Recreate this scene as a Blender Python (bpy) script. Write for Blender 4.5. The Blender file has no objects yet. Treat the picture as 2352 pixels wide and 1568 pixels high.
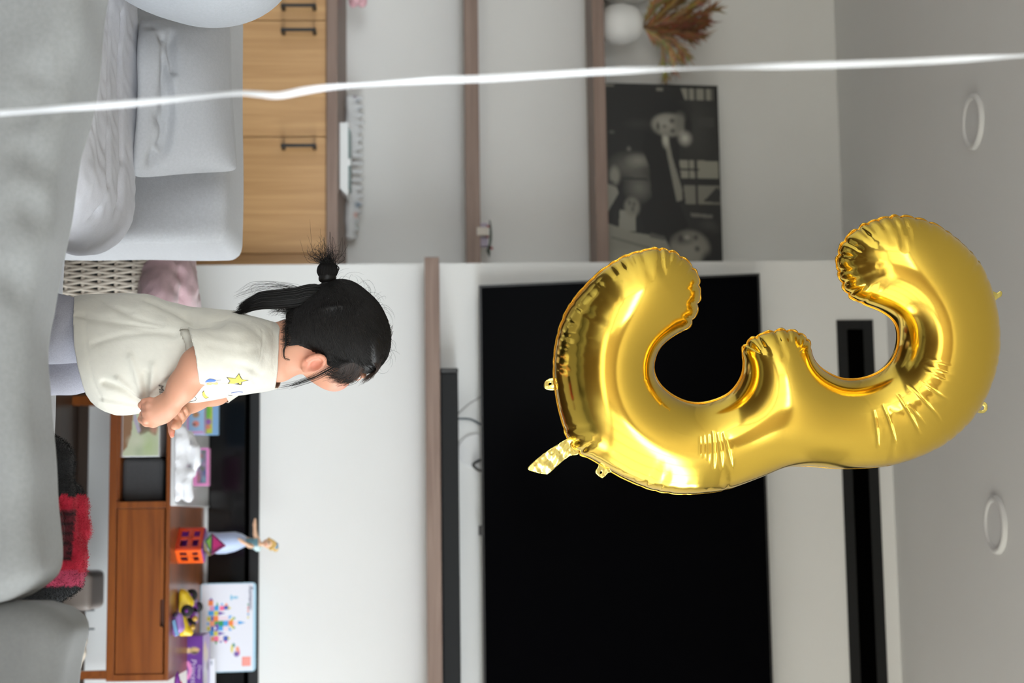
import bpy, bmesh, math, random
import numpy as np
from mathutils import Vector, Matrix
from mathutils.geometry import delaunay_2d_cdt
from mathutils.bvhtree import BVHTree

random.seed(7)
RNG = np.random.default_rng(7)
SC = bpy.context.scene
COL = SC.collection

# ------------------------------------------------------------------ camera
# The photograph is a portrait frame lying on its side: world up points to the right of the frame.
F_PX = 3500.0
CAM = np.array([0.0, 0.0, 1.30])
YAW, PITCH, ROLL = math.radians(6.7), math.radians(2.23), math.radians(0.53)
_F = np.array([-math.sin(YAW) * math.cos(PITCH), math.cos(YAW) * math.cos(PITCH), math.sin(PITCH)])
_R = np.array([math.cos(YAW), math.sin(YAW), 0.0])
_U = np.cross(_R, _F)
_RD = math.cos(ROLL) * _R - math.sin(ROLL) * _U
_UD = math.sin(ROLL) * _R + math.cos(ROLL) * _U
cam_data = bpy.data.cameras.new('camera')
cam_data.sensor_fit = 'HORIZONTAL'
cam_data.sensor_width = 36.0
cam_data.lens = F_PX / 2352.0 * 36.0
cam_data.clip_start = 0.05
cam_data.dof.use_dof = True
cam_data.dof.focus_distance = 3.08
cam_data.dof.aperture_fstop = 3.2
cam = bpy.data.objects.new('camera', cam_data)
COL.objects.link(cam)
cam.matrix_world = Matrix(((_UD[0], -_RD[0], -_F[0], CAM[0]), (_UD[1], -_RD[1], -_F[1], CAM[1]),
                           (_UD[2], -_RD[2], -_F[2], CAM[2]), (0, 0, 0, 1)))
SC.camera = cam


def ray(u, v):
    return _F * F_PX + (u - 784.0) * _RD + (v - 1176.0) * _UD


def P(u, v, y):
    """world point at depth y seen at (u across, v up) of the upright picture"""
    d = ray(u, v)
    return CAM + d * (y / d[1])


def PZ(u, v, z):
    d = ray(u, v)
    return CAM + d * ((z - CAM[2]) / d[2])


# ------------------------------------------------------------------ light
world = bpy.data.worlds.new('sky')
SC.world = world
world.use_nodes = True
_nt = world.node_tree
_bg = _nt.nodes['Background']
_tc = _nt.nodes.new('ShaderNodeTexCoord')
_sx = _nt.nodes.new('ShaderNodeSeparateXYZ')
_nt.links.new(_tc.outputs['Generated'], _sx.inputs[0])
_rp = _nt.nodes.new('ShaderNodeValToRGB')        # dim ground below the horizon, bright overcast sky above it
_rp.color_ramp.elements[0].position = 0.485
_rp.color_ramp.elements[0].color = (0.17, 0.17, 0.15, 1)
_rp.color_ramp.elements[1].position = 0.515
_rp.color_ramp.elements[1].color = (0.88, 0.95, 1.0, 1)
_mr = _nt.nodes.new('ShaderNodeMapRange')
_mr.inputs[1].default_value = -1
_mr.inputs[2].default_value = 1
_nt.links.new(_sx.outputs[2], _mr.inputs[0])
_nt.links.new(_mr.outputs[0], _rp.inputs[0])
_nt.links.new(_rp.outputs[0], _bg.inputs[0])
_bg.inputs[1].default_value = 13.0
sun_d = bpy.data.lights.new('sun', 'SUN')
sun_d.energy = 19.0
sun_d.color = (1.0, 0.95, 0.88)
sun_d.angle = math.radians(0.6)
sun = bpy.data.objects.new('sun', sun_d)
COL.objects.link(sun)
SUN_DIR = Vector((-0.84, 0.07, -0.52)).normalized()
sun.rotation_euler = SUN_DIR.to_track_quat('-Z', 'Y').to_euler()
sun.location = (6, 0, 6)
vs = SC.view_settings
vs.view_transform = 'Standard'
vs.look = 'None'
vs.gamma = 1.0
vs.use_curve_mapping = False
vs.exposure = 0.06
SC.cycles.max_bounces = 10
SC.cycles.diffuse_bounces = 6
SC.cycles.glossy_bounces = 4
SC.cycles.sample_clamp_indirect = 8.0
SC.cycles.caustics_reflective = False
SC.cycles.caustics_refractive = False
SC.cycles.use_denoising = True


# ------------------------------------------------------------------ helpers
def lin(c):
    c = [x / 255.0 for x in c]
    return tuple(x / 12.92 if x <= 0.04045 else ((x + 0.055) / 1.055) ** 2.4 for x in c)


MATS = {}


def mat(name, rgb=(128, 128, 128), rough=0.6, metal=0.0, bump=None, mottle=0.0, mscale=8.0, wood=None,
        vcol=False, sss=0.0, spec=0.5, trans=0.0, sheen=0.0, alpha=1.0, coat=0.0, weave=None):
    if name in MATS:
        return MATS[name]
    m = bpy.data.materials.new(name)
    m.use_nodes = True
    nt = m.node_tree
    b = nt.nodes['Principled BSDF']
    c = lin(rgb)
    b.inputs['Base Color'].default_value = (*c, 1)
    b.inputs['Roughness'].default_value = rough
    b.inputs['Metallic'].default_value = metal
    b.inputs['Specular IOR Level'].default_value = spec
    b.inputs['Transmission Weight'].default_value = trans
    b.inputs['Sheen Weight'].default_value = sheen
    b.inputs['Alpha'].default_value = alpha
    b.inputs['Coat Weight'].default_value = coat
    if sss:
        b.inputs['Subsurface Weight'].default_value = sss
        b.inputs['Subsurface Radius'].default_value = (0.012, 0.004, 0.002)
        b.inputs['Subsurface Scale'].default_value = 0.5
    col_out = None
    tc = nt.nodes.new('ShaderNodeTexCoord')
    if vcol:
        a = nt.nodes.new('ShaderNodeVertexColor')
        a.layer_name = 'Col'
        col_out = a.outputs[0]
    if wood:
        # wood = (stretch xyz, second colour, scale)
        st, rgb2, sc = wood
        mp = nt.nodes.new('ShaderNodeMapping')
        mp.inputs['Scale'].default_value = st
        nt.links.new(tc.outputs['Object'], mp.inputs[0])
        n1 = nt.nodes.new('ShaderNodeTexNoise')
        n1.inputs['Scale'].default_value = sc
        n1.inputs['Detail'].default_value = 6
        n1.inputs['Distortion'].default_value = 0.8
        nt.links.new(mp.outputs[0], n1.inputs['Vector'])
        r = nt.nodes.new('ShaderNodeValToRGB')
        r.color_ramp.elements[0].position = 0.35
        r.color_ramp.elements[1].position = 0.68
        r.color_ramp.elements[0].color = (*lin(rgb2), 1)
        r.color_ramp.elements[1].color = (*c, 1)
        nt.links.new(n1.outputs[0], r.inputs[0])
        col_out = r.outputs[0]
    if mottle:
        n2 = nt.nodes.new('ShaderNodeTexNoise')
        n2.inputs['Scale'].default_value = mscale
        n2.inputs['Detail'].default_value = 5
        nt.links.new(tc.outputs['Object'], n2.inputs['Vector'])
        mr = nt.nodes.new('ShaderNodeMapRange')
        mr.inputs[1].default_value = 0.3
        mr.inputs[2].default_value = 0.7
        mr.inputs[3].default_value = 1 - mottle
        mr.inputs[4].default_value = 1 + mottle
        nt.links.new(n2.outputs[0], mr.inputs[0])
        mx = nt.nodes.new('ShaderNodeVectorMath')
        mx.operation = 'SCALE'
        if col_out is None:
            mx.inputs[0].default_value = c
        else:
            nt.links.new(col_out, mx.inputs[0])
        nt.links.new(mr.outputs[0], mx.inputs['Scale'])
        col_out = mx.outputs[0]
    if col_out is not None:
        nt.links.new(col_out, b.inputs['Base Color'])
    if bump:
        sc, strength, dist = bump
        n3 = nt.nodes.new('ShaderNodeTexNoise')
        n3.inputs['Scale'].default_value = sc
        n3.inputs['Detail'].default_value = 4
        nt.links.new(tc.outputs['Object'], n3.inputs['Vector'])
        bp = nt.nodes.new('ShaderNodeBump')
        bp.inputs['Strength'].default_value = strength
        bp.inputs['Distance'].default_value = dist
        nt.links.new(n3.outputs[0], bp.inputs['Height'])
        nt.links.new(bp.outputs[0], b.inputs['Normal'])
    MATS[name] = m
    return m


def tag(o, label=None, cat=None, group=None, kind=None):
    if label:
        o['label'] = label
    if cat:
        o['category'] = cat
    if group:
        o['group'] = group
    if kind:
        o['kind'] = kind
    return o


def root(name, loc, label, cat, group=None):
    o = bpy.data.objects.new(name, None)
    o.empty_display_size = 0.05
    o.location = [float(x) for x in loc]
    COL.objects.link(o)
    return tag(o, label, cat, group)


def origin_of(o):
    p = Vector((0, 0, 0))
    while o is not None:
        p += Vector(o.location)
        o = o.parent
    return np.array(p)


def obj(name, verts, faces, m, parent=None, smooth=True, cols=None, origin=None):
    """one mesh object from world-space vertices; origin = parent's place (or given)"""
    v = np.asarray(verts, dtype=float).reshape(-1, 3)
    if parent is not None:
        org = origin_of(parent)
    elif origin is not None:
        org = np.asarray(origin, float)
    else:
        lo, hi = v.min(0), v.max(0)
        org = np.array([(lo[0] + hi[0]) / 2, (lo[1] + hi[1]) / 2, lo[2]])
    me = bpy.data.meshes.new(name)
    me.from_pydata((v - org).tolist(), [], [list(map(int, f)) for f in faces])
    if m is not None:
        me.materials.append(m)
    if cols is not None:
        ca = me.color_attributes.new('Col', 'FLOAT_COLOR', 'POINT')
        c = np.ones((len(v), 4), dtype=np.float32)
        c[:, :3] = cols
        ca.data.foreach_set('color', c.ravel())
    if smooth:
        me.polygons.foreach_set('use_smooth', [True] * len(me.polygons))
    me.update()
    o = bpy.data.objects.new(name, me)
    COL.objects.link(o)
    if parent is not None:
        o.parent = parent
    else:
        o.location = org.tolist()
    return o


class MB:
    """collects shapes (world space) into one mesh"""
    def __init__(s):
        s.v, s.f, s.n, s.c = [], [], 0, []

    def add(s, verts, faces, col=None):
        verts = np.asarray(verts, float).reshape(-1, 3)
        s.v.append(verts)
        s.f.extend([[i + s.n for i in f] for f in faces])
        s.n += len(verts)
        s.c.append(np.tile(np.array(lin(col) if col is not None else (1, 1, 1)), (len(verts), 1)))
        return s

    def box(s, lo, hi, bev=0.0, col=None, M=None, seg=2):
        lo, hi = np.asarray(lo, float), np.asarray(hi, float)
        bm = bmesh.new()
        bmesh.ops.create_cube(bm, size=1.0)
        for w in bm.verts:
            w.co = Vector([(lo[i] + hi[i]) / 2 + w.co[i] * (hi[i] - lo[i]) for i in range(3)])
        if bev > 0:
            bmesh.ops.bevel(bm, geom=bm.edges[:], offset=bev, segments=seg, profile=0.5, affect='EDGES')
        bm.verts.index_update()
        vv = np.array([w.co[:] for w in bm.verts])
        ff = [[w.index for w in f.verts] for f in bm.faces]
        bm.free()
        if M is not None:
            vv = (np.asarray(M)[:3, :3] @ vv.T).T + np.asarray(M)[:3, 3]
        return s.add(vv, ff, col)

    def tube(s, pts, r, n=8, col=None, cap=True, flat=1.0, closed=False):
        v, f = tube_geo(pts, r, n, cap, flat, closed)
        return s.add(v, f, col)

    def lathe(s, base, prof, n=32, col=None, sx=1.0, sy=1.0):
        base = np.asarray(base, float)
        v, f = [], []
        for (r, z) in prof:
            for i in range(n):
                a = 2 * math.pi * i / n
                v.append(base + np.array([r * math.cos(a) * sx, r * math.sin(a) * sy, z]))
        for j in range(len(prof) - 1):
            for i in range(n):
                i2 = (i + 1) % n
                f.append([j * n + i, j * n + i2, (j + 1) * n + i2, (j + 1) * n + i])
        f.append(list(range(n))[::-1])
        f.append([(len(prof) - 1) * n + i for i in range(n)])
        return s.add(v, f, col)

    def ellipsoid(s, c, r, col=None, nu=24, nv=14, R=None):
        v, f = [], []
        for j in range(nv + 1):
            t = math.pi * j / nv
            for i in range(nu):
                a = 2 * math.pi * i / nu
                v.append([r[0] * math.sin(t) * math.cos(a), r[1] * math.sin(t) * math.sin(a), r[2] * math.cos(t)])
        for j in range(nv):
            for i in range(nu):
                i2 = (i + 1) % nu
                f.append([j * nu + i, (j + 1) * nu + i, (j + 1) * nu + i2, j * nu + i2])
        v = np.array(v)
        if R is not None:
            v = v @ np.asarray(R).T
        return s.add(v + np.asarray(c), f, col)

    def prism(s, poly, d0, d1, frame, col=None):
        """polygon (a,b) list extruded from d0 to d1 in frame (origin, ea, eb, ed)"""
        o, ea, eb, ed = [np.asarray(q, float) for q in frame]
        n = len(poly)
        v = [o + ea * a + eb * b + ed * d0 for a, b in poly] + [o + ea * a + eb * b + ed * d1 for a, b in poly]
        f = [list(range(n))[::-1], list(range(n, 2 * n))] + [[i, (i + 1) % n, n + (i + 1) % n, n + i] for i in range(n)]
        return s.add(v, f, col)

    def build(s, name, m, parent=None, smooth=False, vcol=False):
        v = np.concatenate(s.v)
        return obj(name, v, s.f, m, parent, smooth, np.concatenate(s.c) if vcol else None)


def tube_geo(pts, r, n=8, cap=True, flat=1.0, closed=False):
    p = np.asarray(pts, float)
    k = len(p)
    rr = np.full(k, r) if np.isscalar(r) else np.asarray(r, float)
    t = np.zeros_like(p)
    t[1:-1] = p[2:] - p[:-2]
    t[0] = p[1] - p[0]
    t[-1] = p[-1] - p[-2]
    if closed:
        t[0] = t[-1] = p[1] - p[-2]
    t /= np.linalg.norm(t, axis=1)[:, None] + 1e-12
    a0 = np.array([0, 0, 1.0]) if abs(t[0][2]) < 0.9 else np.array([1.0, 0, 0])
    N = np.cross(t[0], a0)
    N /= np.linalg.norm(N)
    v = []
    for i in range(k):
        N = N - t[i] * np.dot(N, t[i])
        N /= np.linalg.norm(N) + 1e-12
        B = np.cross(t[i], N)
        for j in range(n):
            a = 2 * math.pi * j / n
            v.append(p[i] + rr[i] * (math.cos(a) * N + flat * math.sin(a) * B))
    f = []
    for i in range(k - 1):
        for j in range(n):
            j2 = (j + 1) % n
            f.append([i * n + j, i * n + j2, (i + 1) * n + j2, (i + 1) * n + j])
    if cap:
        f.append(list(range(n))[::-1])
        f.append([(k - 1) * n + j for j in range(n)])
    return v, f


def catmull(pts, per=8, closed=False):
    p = np.asarray(pts, float)
    n = len(p)
    out = []
    rng = n if closed else n - 1
    for i in range(rng):
        if closed:
            a, b, c, d = p[(i - 1) % n], p[i], p[(i + 1) % n], p[(i + 2) % n]
        else:
            a, b, c, d = p[max(i - 1, 0)], p[i], p[i + 1], p[min(i + 2, n - 1)]
        for j in range(per):
            t = j / per
            out.append(0.5 * ((2 * b) + (-a + c) * t + (2 * a - 5 * b + 4 * c - d) * t * t + (-a + 3 * b - 3 * c + d) * t ** 3))
    if not closed:
        out.append(p[-1])
    return np.array(out)


class Field:
    """signed distance field on a grid, meshed with surface nets"""
    def __init__(s, lo, hi, h):
        s.lo, s.h = np.asarray(lo, float), h
        s.n = np.ceil((np.asarray(hi, float) - s.lo) / h).astype(int) + 1
        s.d = np.full(s.n, 1.0, dtype=np.float32)

    def block(s, lo, hi):
        a = np.clip(np.floor((np.asarray(lo) - s.lo) / s.h).astype(int), 0, s.n - 1)
        b = np.clip(np.ceil((np.asarray(hi) - s.lo) / s.h).astype(int) + 1, 1, s.n)
        ax = [s.lo[i] + s.h * np.arange(a[i], b[i], dtype=np.float32) for i in range(3)]
        sl = tuple(slice(a[i], b[i]) for i in range(3))
        X, Y, Z = np.meshgrid(*ax, indexing='ij', sparse=True)
        return sl, X.astype(np.float32), Y.astype(np.float32), Z.astype(np.float32)

    def merge(s, sl, d, k):
        o = s.d[sl]
        if k <= 0:
            s.d[sl] = np.minimum(o, d)
        else:
            hh = np.clip(0.5 + 0.5 * (o - d) / k, 0, 1)
            s.d[sl] = o * (1 - hh) + d * hh - k * hh * (1 - hh)

    def cut(s, sl, d, k=0.0):
        o = s.d[sl]
        if k <= 0:
            s.d[sl] = np.maximum(o, -d)
        else:
            hh = np.clip(0.5 - 0.5 * (o + d) / k, 0, 1)
            s.d[sl] = o * (1 - hh) + (-d) * hh + k * hh * (1 - hh)

    def cone(s, a, b, ra, rb, k=0.01, cut=False):
        a, b = np.asarray(a, float), np.asarray(b, float)
        m = max(ra, rb) + k + 3 * s.h + 0.015
        sl, X, Y, Z = s.block(np.minimum(a, b) - m, np.maximum(a, b) + m)
        ab = b - a
        L = float(ab @ ab) + 1e-12
        t = np.clip(((X - a[0]) * ab[0] + (Y - a[1]) * ab[1] + (Z - a[2]) * ab[2]) / L, 0, 1)
        d = np.sqrt((X - a[0] - t * ab[0]) ** 2 + (Y - a[1] - t * ab[1]) ** 2 + (Z - a[2] - t * ab[2]) ** 2) - (ra + (rb - ra) * t)
        s.cut(sl, d, k) if cut else s.merge(sl, d, k)

    def ell(s, c, r, k=0.01, R=None, cut=False):
        c, r = np.asarray(c, float), np.asarray(r, float)
        m = r.max() + k + 3 * s.h + 0.015
        sl, X, Y, Z = s.block(c - m, c + m)
        x, y, z = X - c[0], Y - c[1], Z - c[2]
        if R is not None:   # columns of R = local axes
            R = np.asarray(R, float)
            x, y, z = (x * R[0, 0] + y * R[1, 0] + z * R[2, 0], x * R[0, 1] + y * R[1, 1] + z * R[2, 1], x * R[0, 2] + y * R[1, 2] + z * R[2, 2])
        k0 = np.sqrt((x / r[0]) ** 2 + (y / r[1]) ** 2 + (z / r[2]) ** 2) + 1e-9
        k1 = np.sqrt((x / r[0] ** 2) ** 2 + (y / r[1] ** 2) ** 2 + (z / r[2] ** 2) ** 2) + 1e-9
        d = k0 * (k0 - 1) / k1
        s.cut(sl, d, k) if cut else s.merge(sl, d, k)

    def rbox(s, c, hs, rad, k=0.01, R=None):
        c, hs = np.asarray(c, float), np.asarray(hs, float)
        m = np.linalg.norm(hs) + k + 3 * s.h
        sl, X, Y, Z = s.block(c - m, c + m)
        x, y, z = X - c[0], Y - c[1], Z - c[2]
        if R is not None:
            R = np.asarray(R, float)
            x, y, z = (x * R[0, 0] + y * R[1, 0] + z * R[2, 0], x * R[0, 1] + y * R[1, 1] + z * R[2, 1], x * R[0, 2] + y * R[1, 2] + z * R[2, 2])
        q = [np.abs(x) - hs[0] + rad, np.abs(y) - hs[1] + rad, np.abs(z) - hs[2] + rad]
        d = np.sqrt(sum(np.maximum(w, 0) ** 2 for w in q)) + np.minimum(np.maximum(q[0], np.maximum(q[1], q[2])), 0) - rad
        s.merge(sl, d, k)

    def mesh(s):
        d = s.d
        ins = d < 0
        c = np.zeros(tuple(np.array(d.shape) - 1), dtype=np.int8)
        for i in (0, 1):
            for j in (0, 1):
                for k in (0, 1):
                    c += ins[i:d.shape[0] - 1 + i, j:d.shape[1] - 1 + j, k:d.shape[2] - 1 + k]
        act = np.argwhere((c > 0) & (c < 8))
        idx = np.full(c.shape, -1, dtype=np.int32)
        idx[act[:, 0], act[:, 1], act[:, 2]] = np.arange(len(act))
        corners = [(i, j, k) for i in (0, 1) for j in (0, 1) for k in (0, 1)]
        vals = {q: d[act[:, 0] + q[0], act[:, 1] + q[1], act[:, 2] + q[2]] for q in corners}
        acc = np.zeros((len(act), 3))
        cnt = np.zeros(len(act))
        for q in corners:
            for ax in range(3):
                if q[ax] == 0:
                    q2 = tuple(1 if i == ax else q[i] for i in range(3))
                    a, b = vals[q], vals[q2]
                    mk = (a < 0) != (b < 0)
                    t = np.where(mk, a / np.where(mk, a - b, 1), 0)
                    pt = np.array(q, float)[None, :] + np.outer(t, np.eye(3)[ax])
                    acc[mk] += pt[mk]
                    cnt[mk] += 1
        v = s.lo + s.h * (act + acc / cnt[:, None])
        faces = []
        for ax in range(3):
            a_, b_ = [(1, 2), (2, 0), (0, 1)][ax]
            s0 = [slice(None)] * 3
            s1 = [slice(None)] * 3
            s0[ax] = slice(0, d.shape[ax] - 1)
            s1[ax] = slice(1, d.shape[ax])
            i0, i1 = ins[tuple(s0)], ins[tuple(s1)]
            e = np.argwhere(i0 != i1)
            ok = (e[:, a_] > 0) & (e[:, b_] > 0) & (e[:, a_] < c.shape[a_]) & (e[:, b_] < c.shape[b_])
            e = e[ok]
            fl = i0[e[:, 0], e[:, 1], e[:, 2]]

            def g(da, db):
                q = e.copy()
                q[:, a_] -= da
                q[:, b_] -= db
                return idx[q[:, 0], q[:, 1], q[:, 2]]
            qd = np.stack([g(1, 1), g(0, 1), g(0, 0), g(1, 0)], 1)
            qd[~fl] = qd[~fl][:, ::-1]
            faces.append(qd)
        f = np.concatenate(faces)
        f = f[(f >= 0).all(1)]
        return v, f


def relax(v, f, it=3, lam=0.5, fix=None):
    e = np.concatenate([f[:, [0, 1]], f[:, [1, 2]], f[:, [2, 3]], f[:, [3, 0]]])
    v = v.copy()
    deg = np.bincount(e.ravel(), minlength=len(v)).astype(float)
    for i in range(it):
        for L in (lam, -lam * 1.03):
            acc = np.zeros_like(v)
            for ax in range(3):
                acc[:, ax] = np.bincount(e[:, 0], v[e[:, 1], ax], len(v)) + np.bincount(e[:, 1], v[e[:, 0], ax], len(v))
            dv = acc / np.maximum(deg, 1)[:, None] - v
            if fix is not None:
                dv[fix] = 0
            v += L * dv
    return v


def vnormals(v, f):
    n = np.cross(v[f[:, 2]] - v[f[:, 0]], v[f[:, 3]] - v[f[:, 1]])
    out = np.zeros_like(v)
    for k in range(4):
        for ax in range(3):
            out[:, ax] += np.bincount(f[:, k], n[:, ax], len(v))
    return out / (np.linalg.norm(out, axis=1)[:, None] + 1e-12)


def wob(p, sc, seed):
    """smooth pseudo noise in -1..1"""
    r = np.random.default_rng(seed)
    out = np.zeros(len(p))
    for i in range(7):
        k = r.normal(size=3) * sc
        out += np.sin(p @ k + r.uniform(0, 6.28)) / 7 * 1.6
    return out


def pip(X, Y, poly):
    ins = np.zeros(X.shape, bool)
    n = len(poly)
    for i in range(n):
        x1, y1 = poly[i]
        x2, y2 = poly[(i + 1) % n]
        if y1 == y2:
            continue
        cnd = ((y1 > Y) != (y2 > Y)) & (X < (x2 - x1) * (Y - y1) / (y2 - y1) + x1)
        ins ^= cnd
    return ins


def print_sheet(name, o, ex, ey, nx, ny, paint, m, parent, lift=None):
    """a flat printed sheet: quad o, o+ex, o+ex+ey, o+ey as a grid whose vertex colours are the print"""
    o, ex, ey = [np.asarray(q, float) for q in (o, ex, ey)]
    a = np.linspace(0, 1, nx)
    b = np.linspace(0, 1, ny)
    A, B = np.meshgrid(a, b, indexing='ij')
    C = paint(A, B)
    v = o + A[..., None] * ex + B[..., None] * ey
    i = np.arange(nx * ny).reshape(nx, ny)
    f = np.stack([i[:-1, :-1], i[1:, :-1], i[1:, 1:], i[:-1, 1:]], -1).reshape(-1, 4)
    return obj(name, v.reshape(-1, 3), f, m, parent, False, C.reshape(-1, 3))


class Paint:
    def __init__(s, base):
        s.base = base
        s.ops = []

    def poly(s, pts, c):
        s.ops.append(('p', pts, c))
        return s

    def rect(s, x0, y0, x1, y1, c):
        return s.poly([(x0, y0), (x1, y0), (x1, y1), (x0, y1)], c)

    def ell(s, x, y, rx, ry, c, soft=0.0, ang=0.0):
        s.ops.append(('e', (x, y, rx, ry, soft, ang), c))
        return s

    def __call__(s, A, B):
        C = np.ones(A.shape + (3,)) * np.array(lin(s.base))
        for k, g, c in s.ops:
            c = np.array(lin(c))
            if k == 'p':
                w = pip(A, B, g).astype(float)
            else:
                x, y, rx, ry, soft, ang = g
                ca, sa = math.cos(ang), math.sin(ang)
                dx, dy = A - x, B - y
                r = np.sqrt(((dx * ca + dy * sa) / rx) ** 2 + ((-dx * sa + dy * ca) / ry) ** 2)
                w = np.clip((1 + soft - r) / (2 * soft), 0, 1) if soft > 0 else (r < 1).astype(float)
            C = C * (1 - w[..., None]) + c * w[..., None]
        return C


def text_geo(body, size, spacing=1.0, shear=0.0, outline=0.0):
    """flat lettering as (verts 2D, faces); baseline at y=0, starting x=0"""
    cu = bpy.data.curves.new('lettering', 'FONT')
    cu.body = body
    cu.size = size
    cu.space_character = spacing
    cu.shear = shear
    cu.resolution_u = 4
    if outline:
        cu.fill_mode = 'NONE'
        cu.bevel_depth = outline
        cu.bevel_resolution = 0
    t = bpy.data.objects.new('lettering', cu)
    COL.objects.link(t)
    dg = bpy.context.evaluated_depsgraph_get()
    me = t.evaluated_get(dg).to_mesh()
    v = np.array([w.co[:] for w in me.vertices])
    f = [list(p.vertices) for p in me.polygons]
    t.evaluated_get(dg).to_mesh_clear()
    bpy.data.objects.remove(t)
    bpy.data.curves.remove(cu)
    return v, f


def lettering(body, o, ex, ey, size, m, parent, name='lettering', **kw):
    """lettering laid on a surface; ex, ey unit axes"""
    v, f = text_geo(body, size, **kw)
    ex, ey = np.asarray(ex, float), np.asarray(ey, float)
    en = np.cross(ex, ey)
    w = np.asarray(o, float) + v[:, :1] * ex + v[:, 1:2] * ey + (v[:, 2:3] + 0.0006) * en
    return obj(name, w, f, m, parent, False)

# ------------------------------------------------------------------ setting
D = 5.35            # plane of the television wall
DB = 5.90           # back wall of the alcove
CEIL = float(P(750, 2036, D)[2])
XE = float(P(604, 1100, D)[0])     # left edge of the television wall
XL, XR, YR = -3.4, 3.1, -3.6
M_wall = mat('white_wall_paint', (232, 232, 230), 0.75, mottle=0.012, mscale=3)
M_ceil = mat('white_ceiling_paint', (228, 228, 227), 0.8, mottle=0.01, mscale=2)
M_greyframe = mat('dark_window_metal', (58, 60, 62), 0.4)
M_floor = mat('brown_floor_wood', (78, 58, 43), 0.35, wood=((1.0, 9.0, 1.0), (58, 42, 31), 3.0))
M_walnut = mat('grey_brown_wood', (146, 124, 112), 0.55, wood=((1.2, 14, 26), (128, 106, 95), 2.2))
M_oak = mat('honey_oak_veneer', (208, 164, 112), 0.42, wood=((22, 3, 1.1), (184, 140, 90), 1.3))
M_black = mat('black_metal', (18, 18, 19), 0.4)
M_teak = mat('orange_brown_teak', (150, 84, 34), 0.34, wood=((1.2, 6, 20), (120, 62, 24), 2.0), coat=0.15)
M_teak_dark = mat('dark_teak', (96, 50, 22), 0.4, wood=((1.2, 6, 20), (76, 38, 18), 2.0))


def structure(name, mb, m, smooth=False):
    o = mb.build(name, m, None, smooth)
    o['kind'] = 'structure'
    return o


structure('floor', MB().box((XL - .2, YR - .2, -0.12), (XR + .2, DB + .2, 0.0)), M_floor)
structure('ceiling', MB().box((XL - .2, YR - .2, CEIL), (XR + .2, DB + .2, CEIL + .15)), M_ceil)
structure('wall_front', MB().box((XE, D, 0), (XR + .2, DB + .2, CEIL)), M_wall)
structure('baseboard_front', MB().box((XE + .001, D - .012, 0), (XR, D - .0005, .034), .002), mat('dark_skirting', (66, 52, 42), .5))
structure('wall_back', MB().box((XL - .2, DB, 0), (XE, DB + .2, CEIL)), M_wall)
structure('wall_left', MB().box((XL - .2, YR, 0), (XL, DB, CEIL)), M_wall)
# right wall with wide glazing, rear wall with one window
w = MB()
WY0, WY1, WZ0, WZ1 = -3.4, 5.30, 0.06, 2.40
w.box((XR, YR, 0), (XR + .2, WY0, CEIL)).box((XR, WY1, 0), (XR + .2, D, CEIL))
w.box((XR, WY0, WZ1), (XR + .2, WY1, CEIL)).box((XR, WY0, 0), (XR + .2, WY1, WZ0))
w.box((XR, 4.75, 1.22), (XR + .2, WY1, WZ1))  # infill added to keep direct sun off the console top
structure('wall_right', w, M_wall)
w = MB()
RX0, RX1, RZ0, RZ1 = -3.3, -0.3, 0.1, 2.45
w.box((XL, YR - .2, 0), (RX0, YR, CEIL)).box((RX1, YR - .2, 0), (XR, YR, CEIL))
w.box((RX0, YR - .2, RZ1), (RX1, YR, CEIL)).box((RX0, YR - .2, 0), (RX1, YR, RZ0))
structure('wall_rear', w, mat('warm_wood_panelling', (168, 156, 142), 0.6, wood=((9, 1, 1.2), (150, 136, 122), 2.0)))
structure('sun_blocking_slab', MB().box((XR + .2, -1.5, 2.52), (XR + 3.2, 4.75, 2.62)), M_wall)  # unseen slab added outside to keep direct sun off most of the glazing


def window(name, lo, hi, axis, bars):
    fr = MB()
    a0, a1, z0, z1, p = lo[0], hi[0], lo[1], hi[1], axis[1]
    t = 0.05

    def bar(b0, b1, c0, c1):
        if axis[0] == 'x':
            fr.box((p, b0, c0), (p + .07, b1, c1), 0.004)
        else:
            fr.box((b0, p, c0), (b1, p + .07, c1), 0.004)
    bar(a0, a1, z0, z0 + t)
    bar(a0, a1, z1 - t, z1)
    bar(a0, a0 + t, z0, z1)
    bar(a1 - t, a1, z0, z1)
    for k in range(1, bars):
        c = a0 + (a1 - a0) * k / bars
        bar(c - t / 2, c + t / 2, z0, z1)
    o = structure(name, fr, M_greyframe)
    ld = bpy.data.lights.new(name + '_daylight', 'AREA')
    ld.shape = 'RECTANGLE'
    ld.size, ld.size_y = (a1 - a0), (z1 - z0)
    ld.cycles.is_portal = True
    lo_ = bpy.data.objects.new(name + '_daylight', ld)
    COL.objects.link(lo_)
    if axis[0] == 'x':
        lo_.location = (p + (.12 if p > 0 else -.05), (a0 + a1) / 2, (z0 + z1) / 2)
        lo_.rotation_euler = (math.pi / 2, 0, math.pi / 2 if p > 0 else -math.pi / 2)
    else:
        lo_.location = ((a0 + a1) / 2, p - .03, (z0 + z1) / 2)
        lo_.rotation_euler = (-math.pi / 2, 0, math.pi)
    return o


window('window_1', (WY0, WZ0), (WY1, WZ1), ('x', XR + .05), 6)
window('window_2', (RX0, RZ0), (RX1, RZ1), ('y', YR - .12), 4)

tag(MB().box((-2.6, -3.3, 0), (2.4, -0.6, .012), .004).build('reflector', mat('pale_bounce_wool', (214, 206, 194), .95, bump=(200, .5, .003))),
    'unseen pale wool rug on the floor behind the camera', 'reflector')  # added out of view to throw neutral light onto the ceiling
# ---- ceiling downlights
M_lampwhite = mat('white_lamp_plastic', (224, 224, 224), 0.5)


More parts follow.
